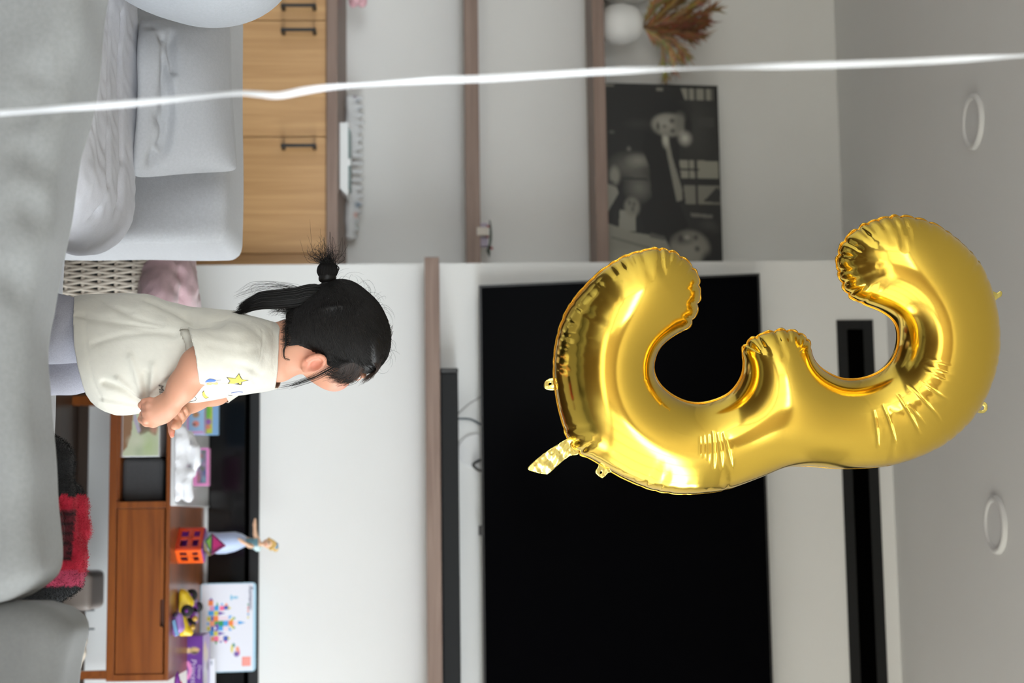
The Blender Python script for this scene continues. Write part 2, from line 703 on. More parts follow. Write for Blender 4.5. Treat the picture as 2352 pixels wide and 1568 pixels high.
def downlight(u, v, label):
    c = PZ(u, v, CEIL)
    r = root('ceiling_downlight', c, label, 'ceiling light', 'round ceiling downlights')
    R = 0.083
    m = MB()
    n = 56
    prof = [(R, 0.0), (R - .001, -.010), (R - .006, -.0135), (R - .016, -.0125), (R - .020, -.006)]
    vv, ff = [], []
    for (rr, z) in prof:
        for i in range(n):
            a = 2 * math.pi * i / n
            vv.append(c + np.array([rr * math.cos(a), rr * math.sin(a), z]))
    for j in range(len(prof) - 1):
        for i in range(n):
            ff.append([j * n + i, (j + 1) * n + i, (j + 1) * n + (i + 1) % n, j * n + (i + 1) % n])
    m.add(vv, ff)
    m.build('trim_ring', M_lampwhite, r, True)
    MB().lathe(c, [(R - .018, -.007), (R - .018, -.0045)], 56).build('diffuser', M_lampwhite, r)


downlight(280, 2238, 'round white ceiling downlight over the alcove side, left of the gold balloon')
downlight(1205, 2290, 'round white ceiling downlight to the right of the gold balloon')

# ---- black slot high on the television wall
a, b = P(735, 1923, D), P(735, 2007, D)
zs0, zs1 = a[2] - .004, b[2] - .004
r = root('recessed_slot', (a[0], D, zs0), 'long black recessed slot high on the white wall under the ceiling', 'air vent')
x0, x1 = a[0], XR - .03
t = 0.037
fr = MB()
fr.box((x0, D - .004, zs0), (x1, D - .0005, zs0 + t), .001).box((x0, D - .004, zs1 - t), (x1, D, zs1), .001)
fr.box((x0, D - .004, zs0 + t), (x0 + t * .9, D, zs1 - t), .001).box((x1 - t, D - .004, zs0 + t), (x1, D, zs1 - t), .001)
fr.build('frame', mat('satin_black', (17, 18, 19), 0.55, spec=0.3), r)
MB().box((x0 + t * .9, D - .0015, zs0 + t), (x1 - t, D, zs1 - t)).build('dark_recess', mat('pitch_black', (3, 3, 3), 0.9, spec=0.0), r)

# ---- television
TY = 5.235
q = [P(655, 1100, TY + .02), P(655 + 1130, 1114.7, TY + .02), P(627 + 1158, 1776.5, TY), P(627, 1745, TY)]
q[1][2] = q[0][2]
q[2][2] = q[3][2]
q[2][0] = q[1][0]
r = root('television', (q[0][0] + .85, TY + .05, q[0][2]), 'large flat black television hung on the white wall above the soundbar', 'television')
mb = MB()
back = [p + np.array([0, .045, 0]) for p in q]
mb.add(q + back, [[0, 1, 2, 3], [7, 6, 5, 4], [0, 4, 5, 1], [1, 5, 6, 2], [2, 6, 7, 3], [3, 7, 4, 0]])
mb.build('casing', M_black, r)
ins = []
c = sum(q) / 4
for p in q:
    s_ = np.sign(c - p) * 0.008
    ins.append(p + np.array([s_[0], -.0015, s_[2]]))
MB().add(ins + [p + np.array([0, .001, 0]) for p in ins], [[0, 1, 2, 3], [0, 4, 5, 1], [1, 5, 6, 2], [2, 6, 7, 3], [3, 7, 4, 0]]).build('screen', mat('television_glass', (5, 5, 7), 0.22, spec=0.008), r)
MB().box((q[0][0] + .45, TY + .06, q[0][2] + .25), (q[1][0] - .45, D - .002, q[3][2] - .25), .005).build('wall_bracket', M_black, r)
lo = P(1218, 1106, TY + .02)
MB().box((lo[0] - .017, TY + .022, q[0][2] - .010), (lo[0] + .017, TY + .05, q[0][2] + .005), .003).build('sensor_bump', M_black, r)

# ---- shelf under the television
sl = P(590, 975, D - .22)
sh = P(590, 1008, D - .22)
r = tag(MB().box((sl[0], D - .22, sl[2]), (XR, D, sh[2]), .0015).build('wall_shelf', M_walnut),
        'grey-brown wooden shelf board carrying the soundbar below the television', 'shelf')
SHZ = sh[2]
# ---- soundbar
a, b = P(845, 1013.5, D - .17), P(845, 1055, D - .17)
r = root('soundbar', (a[0] + .6, D - .11, SHZ), 'long black soundbar lying on the grey-brown shelf under the television', 'soundbar')
hz = SHZ + (b[2] - a[2])
MB().box((a[0] + .015, D - .168, SHZ + .002), (a[0] + 1.18, D - .07, hz), .006).build('body', mat('soundbar_cloth', (24, 26, 28), 0.8, bump=(900, .5, .001)), r)
MB().box((a[0], D - .17, SHZ), (a[0] + .016, D - .068, hz + .001), .004).build('end_cap', M_black, r)
for k in range(9):
    zz = SHZ + .006 + k * (hz - SHZ - .01) / 9
    MB().box((a[0] + .001, D - .1722, zz), (a[0] + .0145, D - .1695, zz + .0026)).build('grille_slat', M_black, r)

# ---- cables between soundbar and television
for pts, rad, name, lab, m in (
        ([(952, 1050), (940, 1062), (925, 1080), (912, 1101), (900, 1112)], .0026, 'cable', 'thin grey cable rising from the soundbar to the television', mat('grey_cable', (150, 148, 146), .5)),
        ([(962, 1040), (961, 1062), (963, 1082), (973, 1101), (985, 1114)], .0038, 'cable', 'dark curved cable looping up behind the television bottom edge', mat('blue_grey_cable', (62, 74, 84), .5)),
        ([(1052, 1120), (1057, 1100), (1066, 1087), (1074, 1092), (1080, 1102), (1086, 1120)], .0045, 'cable', 'black cable loop hanging below the television bottom edge', M_black)):
    pp = catmull([P(u, v, D - .03) for u, v in pts], 8)
    mbx = MB().tube(pp, rad, 8)
    tag(mbx.build(name, m, None, True), lab, 'cable')
c = P(1035, 1092, D)
rr = root('wall_plate', c, 'round white plastic grommet on the wall below the television', 'wall plate')
Rm = Matrix(((1, 0, 0), (0, 0, 1), (0, -1, 0)))
vv = []
m = MB()
n = 40
prof = [(.062, 0), (.062, .004), (.058, .0065), (.05, .005), (0.0005, .005)]
for (q_, z) in prof:
    for i in range(n):
        a_ = 2 * math.pi * i / n
        vv.append(c + np.array([q_ * math.cos(a_), -z, q_ * math.sin(a_)]))
ff = [[j * n + i, j * n + (i + 1) % n, (j + 1) * n + (i + 1) % n, (j + 1) * n + i] for j in range(4) for i in range(n)]
m.add(vv, ff)
m.build('cover', M_lampwhite, rr, True)

# ---- black glass panel set in the wall above the console
CTZ = float(P(1250, 470, D)[2])     # console top height
CFY = None
d = ray(1250, 390)
CFY = float((CTZ - CAM[2]) / d[2] * d[1])   # console front
xg0 = P(775, 560, D)[0]
zg1 = P(1250, 596, D)[2]
r = root('black_glass_panel', (xg0 + .8, D, CTZ), 'wide glossy black glass panel set in the wall behind the wooden console', 'wall panel')
MB().box((xg0, D - .008, CTZ + .012), (XR, D - .002, zg1 - .05), .001).build('glass', mat('black_panel_glass', (9, 9, 10), 0.12, spec=.4), r)
MB().box((xg0, D - .014, zg1 - .034), (XR, D - .002, zg1), .002).build('top_trim', mat('black_trim', (10, 12, 14), .35), r)
MB().box((xg0, D - .004, zg1 - .05), (XR, D - .002, zg1 - .034)).build('shadow_gap', mat('pitch_black', (3, 3, 3)), r)

# ---- alcove: counter, cabinets, shelves
CY = 5.44     # cabinet fronts
zc = float(P(300, 775, CY - .02)[2])
zc0 = float(P(300, 750, CY - .02)[2])
top = MB().box((float(P(47, 600, CY)[0] - P(314, 600, CY)[0] + P(47, 600, CY)[0]), CY - .02, zc0), (XE, DB, zc), .002).build('countertop', M_walnut)
tag(top, 'grey-brown wooden countertop over the honey oak base cabinets', 'countertop')
seams = [P(u, 600, CY)[0] for u in (47, 314, 583)]
wdt = seams[1] - seams[0]
edges = [seams[0] - wdt, seams[0], seams[1], seams[2]]
labs = ['honey oak base cabinet at the frame edge, mostly hidden behind the round cushion',
        'honey oak base cabinet behind the grey pillow, between the two seams',
        'honey oak base cabinet nearest the white television wall']
hand = [(12, 5), (68, 5), (334, 5)]
for k in range(3):
    a, b = edges[k], edges[k + 1]
    r = root('base_cabinet', ((a + b) / 2, CY + .2, 0), labs[k], 'cabinet', 'oak base cabinets')
    MB().box((a + .001, CY + .022, .08), (b - .001, DB - .002, zc0)).build('carcass', M_oak, r)
    MB().box((a + .001, CY + .06, 0), (b - .001, DB - .01, .08)).build('plinth', M_black, r)
    dr = MB().box((a + .002, CY, .085), (b - .002, CY + .02, zc0 - .004), .001).build('door', M_oak, r)
    u = hand[k][0]
    p0, p1 = P(u, 646, CY - .045), P(u, 724, CY - .045)
    hd = MB()
    hx = p0[0]
    hd.box((hx - .0055, CY - .05, p0[2]), (hx + .0055, CY - .040, p1[2]), .001)
    for zz in (p0[2], p1[2] - .010):
        hd.box((hx - .0065, CY - .045, zz - .002), (hx + .0065, CY, zz + .012), .001)
    hd.build('handle', M_black, dr)
MB_ = MB().box((edges[3] + .001, CY + .004, .02), (XE - .001, DB, zc0), .001)
tag(MB_.build('end_panel', M_oak), 'narrow honey oak end panel closing the cabinet row at the white wall', 'cabinet panel')
for (v0, v1, y, lab) in ((1069, 1106, 5.66, 'middle grey-brown shelf on the alcove wall, nearly bare'),
                         (1368, 1401, 5.62, 'upper grey-brown shelf on the alcove wall, holding the photo print')):
    z0, z1 = P(300, v0, y)[2], P(300, v1, y)[2]
    if y == 5.62:
        z0, z1 = P(300, 1365, y)[2], P(300, 1393, y)[2]
    else:
        z0, z1 = P(300, 1068.5, y)[2], P(300, 1101, y)[2]
    o = MB().box((XL, y, z0), (XE, DB, z1), .0015).build('wall_shelf', M_walnut)
    tag(o, lab, 'shelf')
    if y == 5.62:
        SBZ, SBY = float(z1), y
    else:
        SAZ, SAY = float(z1), y

# ---- photo print on the upper shelf (a plain black-and-white couple)
py = 5.72
A = P(190, 1397, py)
B = P(600, 1397, py)
Tz = P(400, 1659, py)[2] - SBZ
xa, xb = A[0], XE - .004
r = root('photo_print', ((xa + xb) / 2, py, SBZ), 'large black-and-white print of two people leaning on the upper alcove shelf', 'picture')
Hh = Tz / math.cos(.10)
ey = np.array([0.012 * 0, Hh * math.sin(.10), Hh * math.cos(.10)])
o0 = np.array([xa, py, SBZ])
ex = np.array([xb - xa, 0, 0])
p_ = Paint((26, 26, 26))
# coordinates: x across (0 left), y up (0 bottom) taken from the photograph's own layout
def zp(X, Y):
    return (Y - 470) / 1000.0, (X - 870) / 650.0


def zpoly(pts, c):
    p_.poly([zp(*q) for q in pts], c)


def zell(X, Y, rX, rY, c, soft=.3, ang=0.0):
    a_, b_ = zp(X, Y)
    p_.ell(a_, b_, rY / 1000.0, rX / 650.0, c, soft, ang)


p_.rect(0, 0, 1, 1, (26, 26, 25))
zpoly([(1290, 550), (1530, 550), (1530, 860), (1290, 860)], (40, 40, 38))
zell(1400, 700, 60, 120, (54, 54, 51), .8)
zpoly([(1310, 490), (1495, 490), (1495, 548), (1330, 548)], (132, 130, 120))
for X in (1345, 1385, 1440, 1480):
    zpoly([(X, 488), (X + 12, 488), (X + 12, 550), (X, 550)], (52, 52, 49))
zpoly([(1400, 640), (1495, 640), (1495, 690), (1400, 690)], (58, 58, 55))
zpoly([(1290, 862), (1510, 866), (1512, 960), (1300, 960)], (138, 136, 124))
zpoly([(1310, 990), (1515, 990), (1518, 1090), (1320, 1090)], (120, 118, 108))
for q in (((1375, 862), (1390, 862), (1392, 1090), (1377, 1090)), ((1280, 905), (1400, 905), (1400, 918), (1280, 918)), ((1285, 958), (1515, 958), (1515, 992), (1285, 992)), ((1340, 862), (1346, 862), (1346, 960), (1340, 960))):
    zpoly(q, (30, 30, 29))
zpoly([(1420, 1075), (1500, 1000), (1516, 1020), (1516, 1082)], (40, 40, 38))
zpoly([(1290, 1090), (1530, 1095), (1530, 1240), (1290, 1240)], (34, 34, 33))
zpoly([(1345, 1135), (1470, 1145), (1470, 1162), (1345, 1155)], (104, 102, 95))
zell(1445, 1210, 40, 30, (62, 61, 58), .7)
zpoly([(1170, 488), (1210, 488), (1210, 505), (1170, 505)], (120, 118, 110))
zpoly([(870, 474), (935, 476), (930, 490), (870, 488)], (110, 108, 100))
# table and reflections between the two people
zell(1020, 900, 85, 50, (96, 95, 88), .8)
zell(1060, 1010, 55, 50, (104, 103, 96), .8)
zell(1060, 870, 50, 26, (128, 126, 117), .7)
zpoly([(960, 955), (1110, 962), (1110, 972), (960, 968)], (44, 44, 42))
zpoly([(1140, 890), (1180, 900), (1190, 1000), (1150, 990)], (58, 57, 54))
zell(1008, 810, 10, 10, (110, 108, 102), .7)
zell(915, 725, 14, 8, (84, 83, 78), .6)
zell(1060, 680, 60, 22, (44, 44, 42), .7)
# dark clothes of the figure on the left and of the one on the right
zpoly([(1100, 720), (1200, 740), (1240, 850), (1250, 1000), (1290, 1100), (1330, 1200), (1300, 1230), (1180, 1260), (1080, 1230), (1060, 1120), (1130, 1060), (1120, 900), (1080, 800)], (17, 17, 17))
zpoly([(1195, 722), (1228, 730), (1252, 850), (1300, 1010), (1300, 1070), (1270, 1080), (1240, 930), (1215, 800)], (128, 126, 116))
zell(1215, 760, 16, 34, (176, 173, 160), .6)
# face on the left
zell(1235, 600, 110, 60, (22, 22, 22), .4)
zell(1240, 682, 98, 60, (128, 126, 117), .15)
zell(1210, 672, 50, 34, (150, 147, 137), .6)
zell(1300, 670, 30, 44, (112, 110, 102), .6)
for X, Y, rX, rY in ((1255, 660, 13, 11), (1258, 712, 12, 10), (1175, 690, 9, 20)):
    zell(X, Y, rX, rY, (62, 60, 56), .7)
zell(1212, 690, 12, 9, (104, 101, 94), .6)
zell(1345, 690, 22, 62, (22, 22, 21), .4)
zell(1326, 750, 26, 26, (186, 183, 172), .9)
# hands and pale shirt of the figure on the right
zell(925, 950, 28, 46, (132, 130, 120), .35)
zell(905, 985, 16, 10, (70, 68, 64), .6)
zpoly([(880, 990), (935, 1010), (945, 1040), (900, 1110), (882, 1140)], (138, 136, 126))
zpoly([(950, 1125), (1040, 1130), (1035, 1235), (940, 1230)], (142, 140, 130))
zell(1018, 1110, 42, 48, (126, 124, 114), .25)
for X, Y in ((1005, 1088), (1030, 1095), (1022, 1120)):
    zell(X, Y, 8, 12, (78, 76, 71), .7)
zpoly([(885, 1195), (1010, 1238), (1195, 1262), (1225, 1320), (1262, 1400), (1290, 1470), (885, 1470)], (138, 136, 125))
zell(1000, 1380, 120, 40, (154, 151, 140), .8)
zpoly([(1120, 1240), (1200, 1258), (1200, 1280), (1110, 1262)], (84, 82, 77))
zpoly([(900, 1260), (1100, 1310), (1250, 1390), (1250, 1396), (1090, 1320), (900, 1272)], (110, 108, 100))
zell(1430, 1330, 70, 115, (20, 20, 20), .3)
zell(1335, 1320, 112, 92, (122, 119, 110), .14)
zell(1330, 1340, 70, 60, (138, 135, 125), .6)
zell(1300, 1270, 46, 24, (84, 82, 76), .7)
for X, Y, rX, rY in ((1372, 1262, 11, 12), (1378, 1320, 12, 12), (1285, 1268, 9, 18)):
    zell(X, Y, rX, rY, (58, 56, 53), .7)
zell(1322, 1262, 16, 12, (150, 147, 137), .6)
zell(1350, 1405, 28, 24, (112, 109, 101), .3)
zell(1345, 1402, 14, 11, (72, 70, 66), .6)
zell(1440, 1400, 40, 60, (22, 22, 22), .4)
print_sheet('print', o0 + np.array([0, -.0006, 0]), ex, ey, 300, 190, p_, mat('photo_paper', (255, 255, 255), .45, vcol=True), r)
mbx = MB()
nrm = np.array([0, math.cos(.10), -math.sin(.10)]) * .018
q = [o0, o0 + ex, o0 + ex + ey, o0 + ey]
mbx.add(q + [p + nrm for p in q], [[0, 1, 2, 3], [7, 6, 5, 4], [0, 4, 5, 1], [1, 5, 6, 2], [2, 6, 7, 3], [3, 7, 4, 0]])
mbx.build('board', mat('black_board', (22, 22, 22), .6), r)

# ---- white round vases with dried grass on the upper shelf
M_vase = mat('white_ceramic', (226, 226, 224), 0.35)


def vase(u, y, rpx, label, v_top, v_bot=1397, grass=True, sc=1.0):
    base = P(u, v_bot, y)
    base[2] = SBZ
    ztop = P(u, v_top, y)[2]
    H = ztop - SBZ
    R_ = rpx / F_PX * y
    r_ = root('round_vase', base, label, 'vase')
    prof = []
    for k in range(17):
        t = k / 16
        a_ = math.pi * (0.12 + 0.80 * t)
        rr_ = R_ * math.sin(a_) ** 0.9
        prof.append((max(rr_, .012), H * (0.5 - 0.5 * math.cos(math.pi * t))))
    MB().lathe(base, prof, 40).build('body', M_vase, r_, True)
    MB().lathe(base, [(.014, H - .004), (.016, H + .001), (.012, H + .001), (.011, H - .006)], 24).build('mouth', mat('dark_hole', (60, 50, 40), .8), r_)
    return r_, base + np.array([0, 0, H])


r1, mouth = vase(56, 5.74, 48, 'white round ceramic vase with dried grass on the upper alcove shelf', 1476)
r2, mouth2 = vase(-38, 5.80, 50, 'white round vase half out of frame behind the dried grass vase', 1502)

# dried pampas grass standing in the vase: stems + plumes
g = root('dried_grass', mouth, 'spray of brown dried pampas grass fanning out of the white vase', 'dried grass')
stems = [((62, 1476), (48, 1530), (20, 1580), (0, 1608)), ((62, 1476), (58, 1520), (56, 1570), (52, 1612)),
         ((62, 1476), (72, 1520), (76, 1560), (82, 1602)), ((62, 1476), (78, 1510), (98, 1550), (118, 1570)),
         ((62, 1476), (84, 1505), (110, 1535), (150, 1545)), ((62, 1476), (30, 1520), (-6, 1560), (-40, 1600)),
         ((62, 1476), (40, 1510), (10, 1545), (-12, 1570)), ((62, 1476), (66, 1520), (66, 1565), (64, 1600)),
         ((62, 1476), (20, 1500), (-30, 1540), (-80, 1570)), ((62, 1476), (10, 1515), (-28, 1570), (-50, 1625)),
         ((62, 1476), (54, 1530), (36, 1590), (24, 1630)), ((62, 1476), (50, 1525), (30, 1570), (10, 1600))]
stems = stems + [tuple((u + RNG.uniform(-9, 9) * j, v + RNG.uniform(-8, 8) * j) for j, (u, v) in enumerate(st)) for st in stems]
browns = [(122, 98, 64), (98, 60, 40), (104, 72, 46), (138, 114, 80), (148, 128, 96), (120, 94, 60), (110, 84, 52), (92, 58, 36), (128, 104, 68), (120, 96, 62), (112, 78, 50), (104, 70, 40)]
for k, st in enumerate(stems):
    yy = 5.74 + RNG.uniform(-.06, .06)
    pp = catmull([P(u, v, 5.74 + (yy - 5.74) * j / 3) for j, (u, v) in enumerate(st)], 10)
    pp[0] = mouth
    m = MB().tube(pp, .0016, 5, browns[k % 12])
    n_ = len(pp)
    for q_ in range(150):
        t = RNG.uniform(.12, 1)
        i = min(int(t * (n_ - 1)), n_ - 2)
        b0 = pp[i]
        tg = pp[i + 1] - pp[i]
        tg = tg / np.linalg.norm(tg)
        side = RNG.normal(size=3)
        side[1] *= .6
        L = RNG.uniform(.02, .055) * (1.15 - .5 * abs(t - .6))
        e1 = b0 + tg * L * .8 + side * L * .13
        e2 = b0 + tg * L * 1.25 + side * L * .30 + np.array([0, 0, -.1 * L])
        cc = tuple(int(np.clip(x * RNG.uniform(1.05, 1.55), 0, 255)) for x in browns[k % 12])
        m.tube([b0, e1, e2], [.0018, .0028, .0005], 3, cc, cap=False)
    m.build('plume', mat('dried_grass', (255, 255, 255), .85, vcol=True), g, True, True)

# ---- things on the counter
c = P(370, 778, 5.56)
lo, hi = P(283, 779, 5.55), P(450, 800, 5.55)
tr = root('white_tray', ((lo[0] + hi[0]) / 2, 5.58, zc), 'white rectangular plastic tray lying on the countertop', 'tray')
pol = [(lo[0], zc), (lo[0], zc + .030), (hi[0] - .012, zc + .030), (hi[0] + .0, zc + .026), (hi[0] - .028, zc)]
MB().prism([(a_, b_) for a_, b_ in pol], 0, .12, ((0, 5.54, 0), (1, 0, 0), (0, 0, 1), (0, 1, 0))).build('body', mat('white_plastic', (232, 234, 234), .35), tr)
lid = MB().box((lo[0] + .02, 5.55, zc + .030), (hi[0] - .03, 5.65, zc + .0365), .002)
lid.build('lid', mat('pale_teal_plastic', (130, 150, 150), .4), tr)
cl = P(372, 797, 5.54)
MB().box((cl[0] - .012, 5.538, zc + .024), (cl[0] + .012, 5.553, zc + .040), .002).build('clasp', mat('white_plastic', (240, 240, 240), .3), tr)
# flat white packet leaning at the back of the counter
F_ = Field((P(205, 780, 5.80)[0] - .03, 5.70, zc - .01), (P(560, 780, 5.8)[0] + .04, 5.90, zc + .14), .006)
y0 = 5.80
for k in range(18):
    t = k / 17
    u = 225 + t * 318
    thick = .016 + .008 * math.sin(3 * t) * math.sin(9 * t)
    zt = 832 if t < .75 else 832 - (t - .75) * 60
    p0, p1 = P(u, 800, y0 + .0), P(u, zt, y0 + .02)
    p0[2] = zc + .018
    F_.cone(p0, p1, thick, .008, .02)
v, f = F_.mesh()
v += .004 * wob(v, 60, 4)[:, None] * np.array([0.3, 1, .6])
v[:, 2] = np.maximum(v[:, 2], zc)
cw = np.ones((len(v), 3)) * np.array(lin((222, 224, 226)))
for (u_, v_, rad, c_) in ((232, 822, .012, (150, 158, 170)), (470, 822, .016, (120, 140, 160)), (515, 826, .016, (40, 130, 125)), (494, 818, .014, (228, 180, 172)), (250, 826, .008, (110, 130, 150)), (222, 815, .008, (110, 80, 110))):
    q_ = P(u_, v_, y0)
    w_ = np.exp(-((v[:, 0] - q_[0]) ** 2 + (v[:, 2] - q_[2]) ** 2) / rad ** 2 * 2)
    cw = cw * (1 - w_[:, None]) + np.array(lin(c_)) * w_[:, None]
tag(obj('packet', v, f, mat('white_packet_paper', (255, 255, 255), .5, vcol=True), cols=cw), 'long flat white printed packet lying behind the tray on the countertop', 'packet')
# pink ruffle at the frame edge
F_ = Field(P(-60, 790, 5.62) - np.array([.03, .1, .03]), P(14, 845, 5.62) + np.array([.03, .1, .05]), .005)
for k in range(26):
    q_ = P(-22 + RNG.uniform(-30, 30), 812 + RNG.uniform(-16, 20), 5.62 + RNG.uniform(-.04, .04))
    F_.ell(q_, np.array([.022, .016, .018]) * RNG.uniform(.7, 1.2), .008)
v, f = F_.mesh()
v[:, 2] = np.maximum(v[:, 2], zc)
cc = np.array(lin((226, 178, 186))) * (1 + .15 * wob(v, 50, 2)[:, None])
tag(obj('flower_ruffle', v, f, mat('pink_ruffle', (255, 255, 255), .8, vcol=True), cols=np.clip(cc, 0, 1)), 'pale pink ruffled flower at the frame edge on the countertop', 'flower')

# ---- little ornament on the middle shelf
y0 = SAY + .03
r = root('flower_ornament', P(548, 1103, y0), 'small flower ornament with a cream tag near the white wall on the middle shelf', 'ornament')
a, b = P(512, 1104, y0), P(566, 1121, y0)
MB().box((a[0], y0, SAZ), (b[0], y0 + .03, b[2]), .002).build('card', mat('lilac_card', (176, 166, 184), .6), r)
a, b = P(524, 1095, y0 - .012), P(542, 1122, y0 - .012)
MB().box((a[0], y0 - .034, a[2]), (b[0], y0 - .002, b[2]), .0015).build('cream_tag', mat('cream_paper', (206, 198, 188), .7), r)
pp = catmull([P(u, v, y0 + .0) for u, v in ((505, 1125), (525, 1127), (548, 1127), (566, 1125), (578, 1123))], 6)
lf = MB().tube(pp, [.0015 + .004 * math.sin(math.pi * i / (len(pp) - 1)) for i in range(len(pp))], 6)
for k in range(7):
    q0 = P(566 + RNG.uniform(-3, 3), 1122, y0)
    q1 = P(578 + k * 2.2, 1117 + k * 1.3, y0 + RNG.uniform(-.01, .01))
    lf.tube([q0, (q0 + q1) / 2 + np.array([0, 0, .002]), q1], [.002, .003, .0006], 5)
lf.build('leaf', mat('dark_green_leaf', (38, 62, 50), .6), r, True)
for u, v in ((520, 1121), (543, 1120), (570, 1129)):
    MB().ellipsoid(P(u, v, y0 - .006), (.006, .005, .006), nu=12, nv=8).build('berry', mat('red_berry', (150, 50, 60), .5), r, True)

# ------------------------------------------------------------------ sofa
M_sofa = mat('light_grey_linen', (186, 187, 190), 0.9, bump=(420, .35, .0015), mottle=.05, mscale=160, sheen=.15)
M_sofa_back = mat('shaded_grey_linen', (134, 135, 134), 0.92, bump=(420, .4, .0015), mottle=.06, mscale=140, sheen=.15)  # darker than the seat linen to imitate weaker light on the backrest
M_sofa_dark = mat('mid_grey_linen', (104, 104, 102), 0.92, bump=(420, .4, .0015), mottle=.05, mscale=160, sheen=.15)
SEATZ = 0.40
sofa = root('sofa', (-.2, 2.9, 0), 'light grey fabric sofa with loose cushions that the girl kneels on', 'sofa')


def fold_push(v, n, lines, amp, sig):
    """push creases into a cloth: lines of world points"""
    for li in lines:
        pp = catmull(np.array(li, float), 8)
        best = np.full(len(v), 9.0)
        for i in range(len(pp) - 1):
            a, b = pp[i], pp[i + 1]
            ab = b - a
            t = np.clip(((v - a) @ ab) / (ab @ ab + 1e-12), 0, 1)
            best = np.minimum(best, np.linalg.norm(v - a - t[:, None] * ab, axis=1))
        v = v - n * (amp * np.exp(-(best / sig) ** 2))[:, None]
    return v


# seat platform
sA, sB = PZ(585, 158, SEATZ), PZ(1010, 131, SEATZ)
x_l, x_r = -1.75, 1.35
slope = (sB[1] - sA[1]) / (sB[0] - sA[0])
far_l, far_r = sA[1] + slope * (x_l - sA[0]), sA[1] + slope * (x_r - sA[0])
poly = [(x_l, 2.55), (x_r, 2.55), (x_r, far_r), (x_l, far_l)]
F_ = Field((x_l - .05, 2.45, SEATZ - .24), (x_r + .05, max(far_l, far_r) + .05, SEATZ + .04), .014)
sl, X, Y, Z = F_.block(F_.lo, F_.lo + F_.h * F_.n)
yf = sA[1] + slope * (X - sA[0])
rad = .03
qx = np.abs(X - (x_l + x_r) / 2) - (x_r - x_l) / 2 + rad
qy = np.maximum(Y - yf, 2.55 - Y) + rad
qz = np.abs(Z - (SEATZ - .1)) - .1 + rad
dd = np.sqrt(np.maximum(qx, 0) ** 2 + np.maximum(qy, 0) ** 2 + np.maximum(qz, 0) ** 2) + np.minimum(np.maximum(qx, np.maximum(qy, qz)), 0) - rad
F_.merge(sl, dd.astype(np.float32), 0)
v, f = F_.mesh()
v[:, 2] += .004 * wob(v * np.array([1, 1, 0]), 9, 3)
obj('seat_cushion', relax(v, f, 3), f, M_sofa, sofa)
MB().box((x_l + .03, 2.58, .09), (x_r - .03, min(far_l, far_r) - .03, SEATZ - .19), .02).build('base_frame', M_sofa_dark, sofa)
for lx in (x_l + .12, x_r - .12):
    for ly in (2.66, min(far_l, far_r) - .12):
        MB().box((lx - .03, ly - .03, 0), (lx + .03, ly + .03, .095), .004).build('leg', M_teak_dark, sofa)
rm = PZ(590, 134, SEATZ)
RM = mat('pink_red_mark', (226, 84, 104), .7)
mm = MB()
for u0, v0, u1, v1 in ((576, 138, 600, 130), (638, 118, 648, 114)):
    a, b = PZ(u0, v0, SEATZ + .006), PZ(u1, v1, SEATZ + .006)
    w_ = np.array([.006, .006, 0])
    MB().add([a, (a + b) / 2 + w_, b, (a + b) / 2 - w_], [[0, 1, 2, 3]]).build('crayon_mark', RM, sofa)

# back towards the camera: a soft cushion with a wavy top edge
top_line = [(-60, 250), (0, 240), (60, 238), (120, 228), (200, 203), (250, 192), (300, 180), (350, 163), (420, 152), (500, 153), (560, 146),
            (600, 132), (660, 119), (740, 107), (800, 99), (850, 99), (900, 106), (950, 115), (1030, 126), (1100, 131), (1200, 134), (1290, 137), (1320, 134), (1345, 124), (1368, 98)]
yb = 2.40
Fb = Field((-1.1, 2.2, .18), (P(1384, 0, yb)[0] + .05, 2.62, .82), .009)
sl, X, Y, Z = Fb.block(Fb.lo, Fb.lo + Fb.h * Fb.n)
tp = np.array([P(u, v, yb + .02) for u, v in top_line])
zt = np.interp(X[:, 0, 0], tp[:, 0], tp[:, 2])
for _ in range(3):
    zt[1:-1] = (zt[:-2] + zt[1:-1] * 2 + zt[2:]) / 4
zt = zt[:, None, None].astype(np.float32)
xr_ = float(P(1385, 40, yb)[0])
rad = .055
qx = np.maximum(X - xr_, -1.35 - X) + rad
qy = np.abs(Y - yb) - .10 + rad
qz = np.maximum(Z - zt, .2 - Z) + rad
dd = np.sqrt(np.maximum(qx, 0) ** 2 + np.maximum(qy, 0) ** 2 + np.maximum(qz, 0) ** 2) + np.minimum(np.maximum(qx, np.maximum(qy, qz)), 0) - rad
Fb.merge(sl, dd.astype(np.float32), 0)
v, f = Fb.mesh()
v = relax(v, f, 6)
n = vnormals(v, f)
v += n * (.010 * wob(v, 9, 11) + .005 * wob(v, 22, 12))[:, None]
seam = [P(u, v_ - 42, yb - .1) for u, v_ in top_line[1:19]]
# seam follows about a hand below the top edge
seam = [P(u, v_, yb - .1) for u, v_ in ((0, 222), (70, 208), (130, 196), (200, 170), (280, 148), (350, 143), (440, 132), (520, 128), (600, 110), (700, 90), (780, 74), (850, 70), (920, 74), (1000, 84), (1100, 94), (1200, 99), (1290, 96), (1340, 80), (1366, 40))]
v = fold_push(v, n, [seam], .009, .007)
dents = [[P(u, v_, yb - .1) for u, v_ in q] for q in (((150, 160), (180, 130), (170, 90)), ((330, 140), (360, 110), (350, 60)), ((90, 215), (110, 190), (150, 180)), ((470, 140), (490, 110), (480, 70)), ((640, 110), (660, 70), (640, 20)), ((260, 160), (240, 110), (260, 60)))]
v = fold_push(v, n, dents, .020, .028)
obj('back_cushion', v, f, M_sofa_back, sofa)
